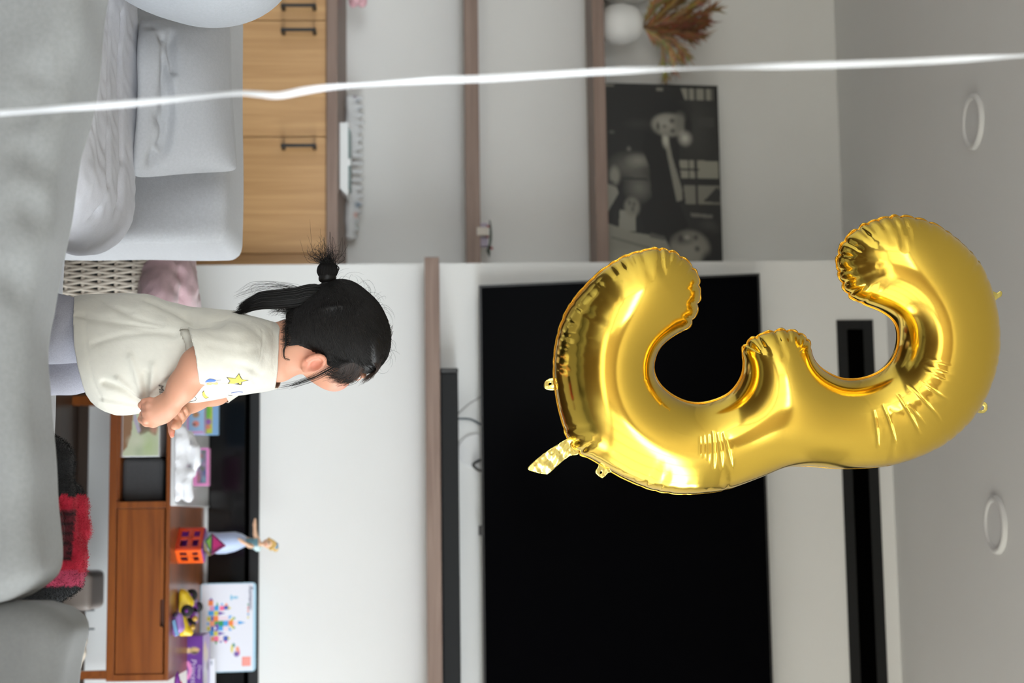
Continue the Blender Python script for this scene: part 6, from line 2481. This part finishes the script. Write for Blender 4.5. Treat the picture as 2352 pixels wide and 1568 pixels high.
# the straight wrinkles that radiate from the two hollows
WR = [((930, 1979), (1018, 1991), 1.0), ((918, 2001), (1008, 2031), 1.2), ((896, 2035), (985, 2085), 1.2), ((915, 2055), (968, 2100), .6), ((874, 2060), (950, 2130), 1.1), ((866, 2085), (908, 2148), .9), ((826, 2090), (850, 2155), .6), ((812, 2100), (828, 2150), .5), ((838, 2090), (868, 2152), .5),
      ((978, 1621), (1062, 1622), 1.0), ((982, 1632), (1062, 1641), .8), ((980, 1645), (1060, 1664), 1.0), ((985, 1592), (1030, 1590), .4), ((985, 1600), (1035, 1600), .4), ((985, 1610), (1040, 1610), .5),
      ((905, 1512), (945, 1496), .35), ((930, 1530), (955, 1520), .35), ((940, 1550), (962, 1545), .35), ((860, 1478), (868, 1462), .3)]
WL = []
dense = []
for a, b, amp in WR:
    a2, b2 = to_plane(*a), to_plane(*b)
    WL.append((a2, b2, amp))
    n_ = int(np.linalg.norm(b2 - a2) / .003)
    dr = (b2 - a2) / np.linalg.norm(b2 - a2)
    pr3 = np.array([-dr[1], dr[0]])
    for k in range(-2, n_ + 3):
        for o_ in (-.0052, -.0024, 0, .0024, .0052):
            dense.append(a2 + dr * k * .003 + pr3 * o_)
dense = np.array(dense)
dd1, _ = near_dist(dense)
dense = dense[dd1 > .006]
allp = np.concatenate(pts + [q])
rest = np.concatenate(pts[1:] + [q])
keepm = np.ones(len(rest), bool)
for s0 in range(0, len(rest), 2000):
    m_ = ((rest[s0:s0 + 2000, None, :] - dense[None]) ** 2).sum(2).min(1)
    keepm[s0:s0 + 2000] = m_ > .0028 ** 2
rest = rest[keepm]
# thin the dense set against itself
cell = {}
dl2 = []
for p in dense:
    key = (int(p[0] / .0019), int(p[1] / .0019))
    if key not in cell:
        cell[key] = 1
        dl2.append(p)
P2 = np.concatenate([bd2, rest, np.array(dl2)])
res = delaunay_2d_cdt([Vector(p) for p in P2], [], [list(range(NB))], 1, 1e-6)
V2 = np.array([(p.x, p.y) for p in res[0]])
TR = np.array([f for f in res[2] if len(f) == 3])
nV = len(V2)
# membrane: solve the Poisson equation on the triangles; the square root gives the round blown-up section
A_, B_, C_ = V2[TR[:, 0]], V2[TR[:, 1]], V2[TR[:, 2]]
ar = .5 * np.abs((B_[:, 0] - A_[:, 0]) * (C_[:, 1] - A_[:, 1]) - (C_[:, 0] - A_[:, 0]) * (B_[:, 1] - A_[:, 1])) + 1e-14


def cot(p, q_, r_):
    a, b = q_ - p, r_ - p
    return (a * b).sum(1) / (np.abs(a[:, 0] * b[:, 1] - a[:, 1] * b[:, 0]) + 1e-14)


ei = np.concatenate([TR[:, 1], TR[:, 2], TR[:, 0]])
ej = np.concatenate([TR[:, 2], TR[:, 0], TR[:, 1]])
ew = .5 * np.clip(np.concatenate([cot(A_, B_, C_), cot(B_, C_, A_), cot(C_, A_, B_)]), -5, 50)
mass = np.zeros(nV)
for k in range(3):
    mass += np.bincount(TR[:, k], ar / 3, nV)
D0 = kd
dB, iB = near_dist(V2)
edge_ct = {}
for t_ in TR:
    for k in range(3):
        e = (min(t_[k], t_[(k + 1) % 3]), max(t_[k], t_[(k + 1) % 3]))
        edge_ct[e] = edge_ct.get(e, 0) + 1
rim = np.zeros(nV, bool)
for e, c_ in edge_ct.items():
    if c_ == 1:
        rim[e[0]] = rim[e[1]] = True
diag = np.bincount(ei, ew, nV) + np.bincount(ej, ew, nV)


def lap(x):
    return diag * x - np.bincount(ei, ew * x[ej], nV) - np.bincount(ej, ew * x[ei], nV)


x = np.zeros(nV)
free = ~rim
r_ = np.where(free, mass, 0)
pc = np.where(free, 1 / np.maximum(diag, 1e-9), 0)
z_ = pc * r_
p_v = z_.copy()
rz_ = r_ @ z_
for it in range(900):
    Ap = np.where(free, lap(np.where(free, p_v, 0)), 0)
    al = rz_ / (p_v @ Ap + 1e-30)
    x += al * p_v
    r_ -= al * Ap
    z_ = pc * r_
    rn = r_ @ z_
    if rn < 1e-16:
        break
    p_v = z_ + (rn / rz_) * p_v
    rz_ = rn
h = np.sqrt(np.maximum(2 * x, 0)) * 0.98
# creases
fall = np.where(crl[iB] > 0, np.exp(-(dB / np.maximum(crl[iB], .01)) ** 2 * 1.4), 0)
h = h * (1 - .19 * crm[iB] * fall)
h += .0016 * conv[iB] * (1 - crm[iB]) * np.exp(-(dB / .02) ** 2) * (~rim)
puck = np.zeros(nV)
for a2, b2, amp in WL:
    ab = b2 - a2
    t_ = ((V2 - a2) @ ab) / (ab @ ab)
    tc_ = np.clip(t_, 0, 1)
    ds = np.linalg.norm(V2 - a2 - tc_[:, None] * ab, axis=1)
    sd = (V2 - a2) @ np.array([-ab[1], ab[0]]) / np.linalg.norm(ab)
    env = np.sin(np.pi * np.clip(tc_ * .9 + .1, 0, 1)) ** .6
    puck -= .0013 * amp * env * np.exp(-(ds / .0019) ** 2)
    puck += .0003 * amp * env * np.exp(-((ds - .0045) / .0030) ** 2)
h = np.maximum(h + np.where(rim, 0, puck), np.where(rim, 0, .0004))
gold = mat('gold_foil', (246, 208, 88), .14, metal=1.0)
_nt = gold.node_tree
front = np.array([from_plane(V2[i], h[i]) for i in range(nV)])
backm = np.full(nV, -1)
nr = np.where(~rim)[0]
backm[nr] = nV + np.arange(len(nr))
backm[rim] = np.where(rim)[0]
backv = np.array([from_plane(V2[i], -h[i]) for i in nr])
ar_s = (B_[:, 0] - A_[:, 0]) * (C_[:, 1] - A_[:, 1]) - (C_[:, 0] - A_[:, 0]) * (B_[:, 1] - A_[:, 1])
TRo = TR.copy()
TRo[ar_s < 0] = TRo[ar_s < 0][:, ::-1]
bal = root('number_balloon', from_plane(V2.mean(0)), 'shiny gold foil balloon shaped like the number three floating before the television', 'balloon')
fcs = TRo.tolist() + [[int(backm[t_[2]]), int(backm[t_[1]]), int(backm[t_[0]])] for t_ in TRo]
obj('foil_body', np.concatenate([front, backv]), fcs, gold, bal)
# welded seam strip round the edge
sv_, sf_ = [], []
for i in range(NB):
    w_ = .0026 + .0010 * math.sin(i * .9) * conv[i]
    oz = .0010 * math.sin(i * 1.3) * conv[i]
    sv_.append(from_plane(bd2[i] + inn[i] * .0006, .0004))
    sv_.append(from_plane(bd2[i] - inn[i] * w_, oz))
for i in range(NB):
    j = (i + 1) % NB
    sf_.append([2 * i, 2 * i + 1, 2 * j + 1, 2 * j])
seam_o = obj('seam', sv_, sf_, mat('gold_seam', (222, 174, 70), .25, metal=1.0), bal)
so = seam_o.modifiers.new('thickness', 'SOLIDIFY')
so.thickness = .0004
gold2 = mat('pale_gold_foil', (240, 222, 130), .2, metal=1.0, bump=(60, .4, .0015))


def foil_tab(name, outline, hole=None, bulge=.001, seed=1):
    poly = [to_plane(*q) for q in outline]
    poly = [tuple(q) for q in catmull(np.array(poly), 5, True)]
    mn, mx = np.min(poly, axis=0), np.max(poly, axis=0)
    a, b = np.meshgrid(np.arange(mn[0], mx[0], .0025), np.arange(mn[1], mx[1], .0025))
    k = pip(a, b, poly)
    pts_ = [Vector(q) for q in poly] + [Vector(q) for q in zip(a[k], b[k])]
    faces_ = [list(range(len(poly)))]
    r3 = delaunay_2d_cdt(pts_, [], faces_, 1, 1e-6)
    v3 = np.array([(q.x, q.y) for q in r3[0]])
    f3 = r3[2]
    if hole is not None:
        hc, hr = to_plane(*hole[:2]), hole[2]
        f3 = [f for f in f3 if np.linalg.norm(v3[f].mean(0) - hc) > hr]
        dv = v3 - hc
        dl_ = np.linalg.norm(dv, axis=1)
        m3 = dl_ < hr
        v3[m3] = hc + dv[m3] / np.maximum(dl_[m3], 1e-6)[:, None] * hr
    w3 = np.c_[v3, np.zeros(len(v3))]
    hh_ = bulge * (wob(w3, 110, seed) + .6 * wob(w3, 260, seed + 1))
    o_ = obj(name, [from_plane(p, z) for p, z in zip(v3, hh_)], f3, gold2, bal)
    s_ = o_.modifiers.new('thickness', 'SOLIDIFY')
    s_.thickness = .0003
    return o_


foil_tab('filling_neck', [(1004, 1312), (1010, 1297), (1018, 1284), (1028, 1268), (1040, 1250), (1058, 1228), (1076, 1212), (1084, 1230), (1089, 1254), (1086, 1262), (1070, 1280), (1056, 1296), (1046, 1312), (1043, 1328), (1030, 1330)], None, .0016, 4)
foil_tab('hanging_tab', [(866, 1282), (868, 1268), (872, 1256), (880, 1250), (890, 1250), (895, 1258), (896, 1270), (894, 1284)], (881, 1263, .0025), .001, 6)
foil_tab('hanging_tab', [(1058, 1376), (1070, 1374), (1082, 1367), (1090, 1372), (1097, 1382), (1093, 1390), (1086, 1396), (1082, 1406), (1074, 1398)], (1085, 1380, .0022), .0015, 8)
foil_tab('hanging_tab', [(664, 2268), (668, 2280), (672, 2290), (668, 2298), (672, 2302), (680, 2300), (686, 2290), (694, 2282), (690, 2270)], None, .0012, 10)
foil_tab('hanging_tab', [(932, 2242), (930, 2254), (924, 2250), (922, 2260), (928, 2267), (940, 2268), (948, 2260), (948, 2248), (944, 2238)], (937, 2256, .0045), .0012, 12)

# ------------------------------------------------------------------ white ribbon hanging in the foreground
YRB = 1.75
ctl = [(128, 2352), (136, 2200), (143, 2060), (149, 1900), (152, 1780), (157, 1600), (160, 1480), (166, 1350), (174, 1220), (181, 1100), (184, 1000), (192, 880), (200, 760), (208, 700), (219, 640), (216, 590), (214, 545), (222, 460), (230, 380), (240, 270), (248, 150), (258, 20), (262, -80)]
pp = [P(u, v, YRB) for u, v in ctl]
d0 = (pp[0] - pp[1]) / np.linalg.norm(pp[0] - pp[1])
top = pp[0].copy()
ext = [np.array([pp[0][0] + d0[0] * k * .12, YRB, pp[0][2] + k * .12]) for k in range(1, 12)]
ext = [q for q in ext if q[2] < CEIL - .02]
tq = ext[-1].copy()
tq[2] = CEIL - .002
tail = [np.array([pp[-1][0] - .01 * k, YRB, pp[-1][2] - .08 * k]) for k in range(1, 9)]
tail = [q for q in tail if q[2] > .02]
line = catmull([tq] + ext[::-1] + pp + tail, 12)
W2 = .0040
rv, rf = [], []
tot = 0
for i, q in enumerate(line):
    if i:
        tot += np.linalg.norm(line[i] - line[i - 1])
    a = .75 * math.sin(tot * 9.0) + .5 * math.sin(tot * 23.0 + 1) + .25
    sd = np.array([math.cos(a), math.sin(a), 0]) * W2
    cu_ = np.array([-math.sin(a), math.cos(a), 0]) * .0007
    rv += [q - sd, q + cu_, q + sd]
for i in range(len(line) - 1):
    for k in (0, 1):
        rf.append([3 * i + k, 3 * i + k + 1, 3 * i + 3 + k + 1, 3 * i + 3 + k])
rb = obj('ribbon', rv, rf, mat('white_satin_ribbon', (236, 240, 246), .35, sheen=.4, spec=.6), None, True)
so = rb.modifiers.new('thickness', 'SOLIDIFY')
so.thickness = .0004
tag(rb, 'thin white twisted ribbon hanging down the left side in the foreground', 'ribbon')
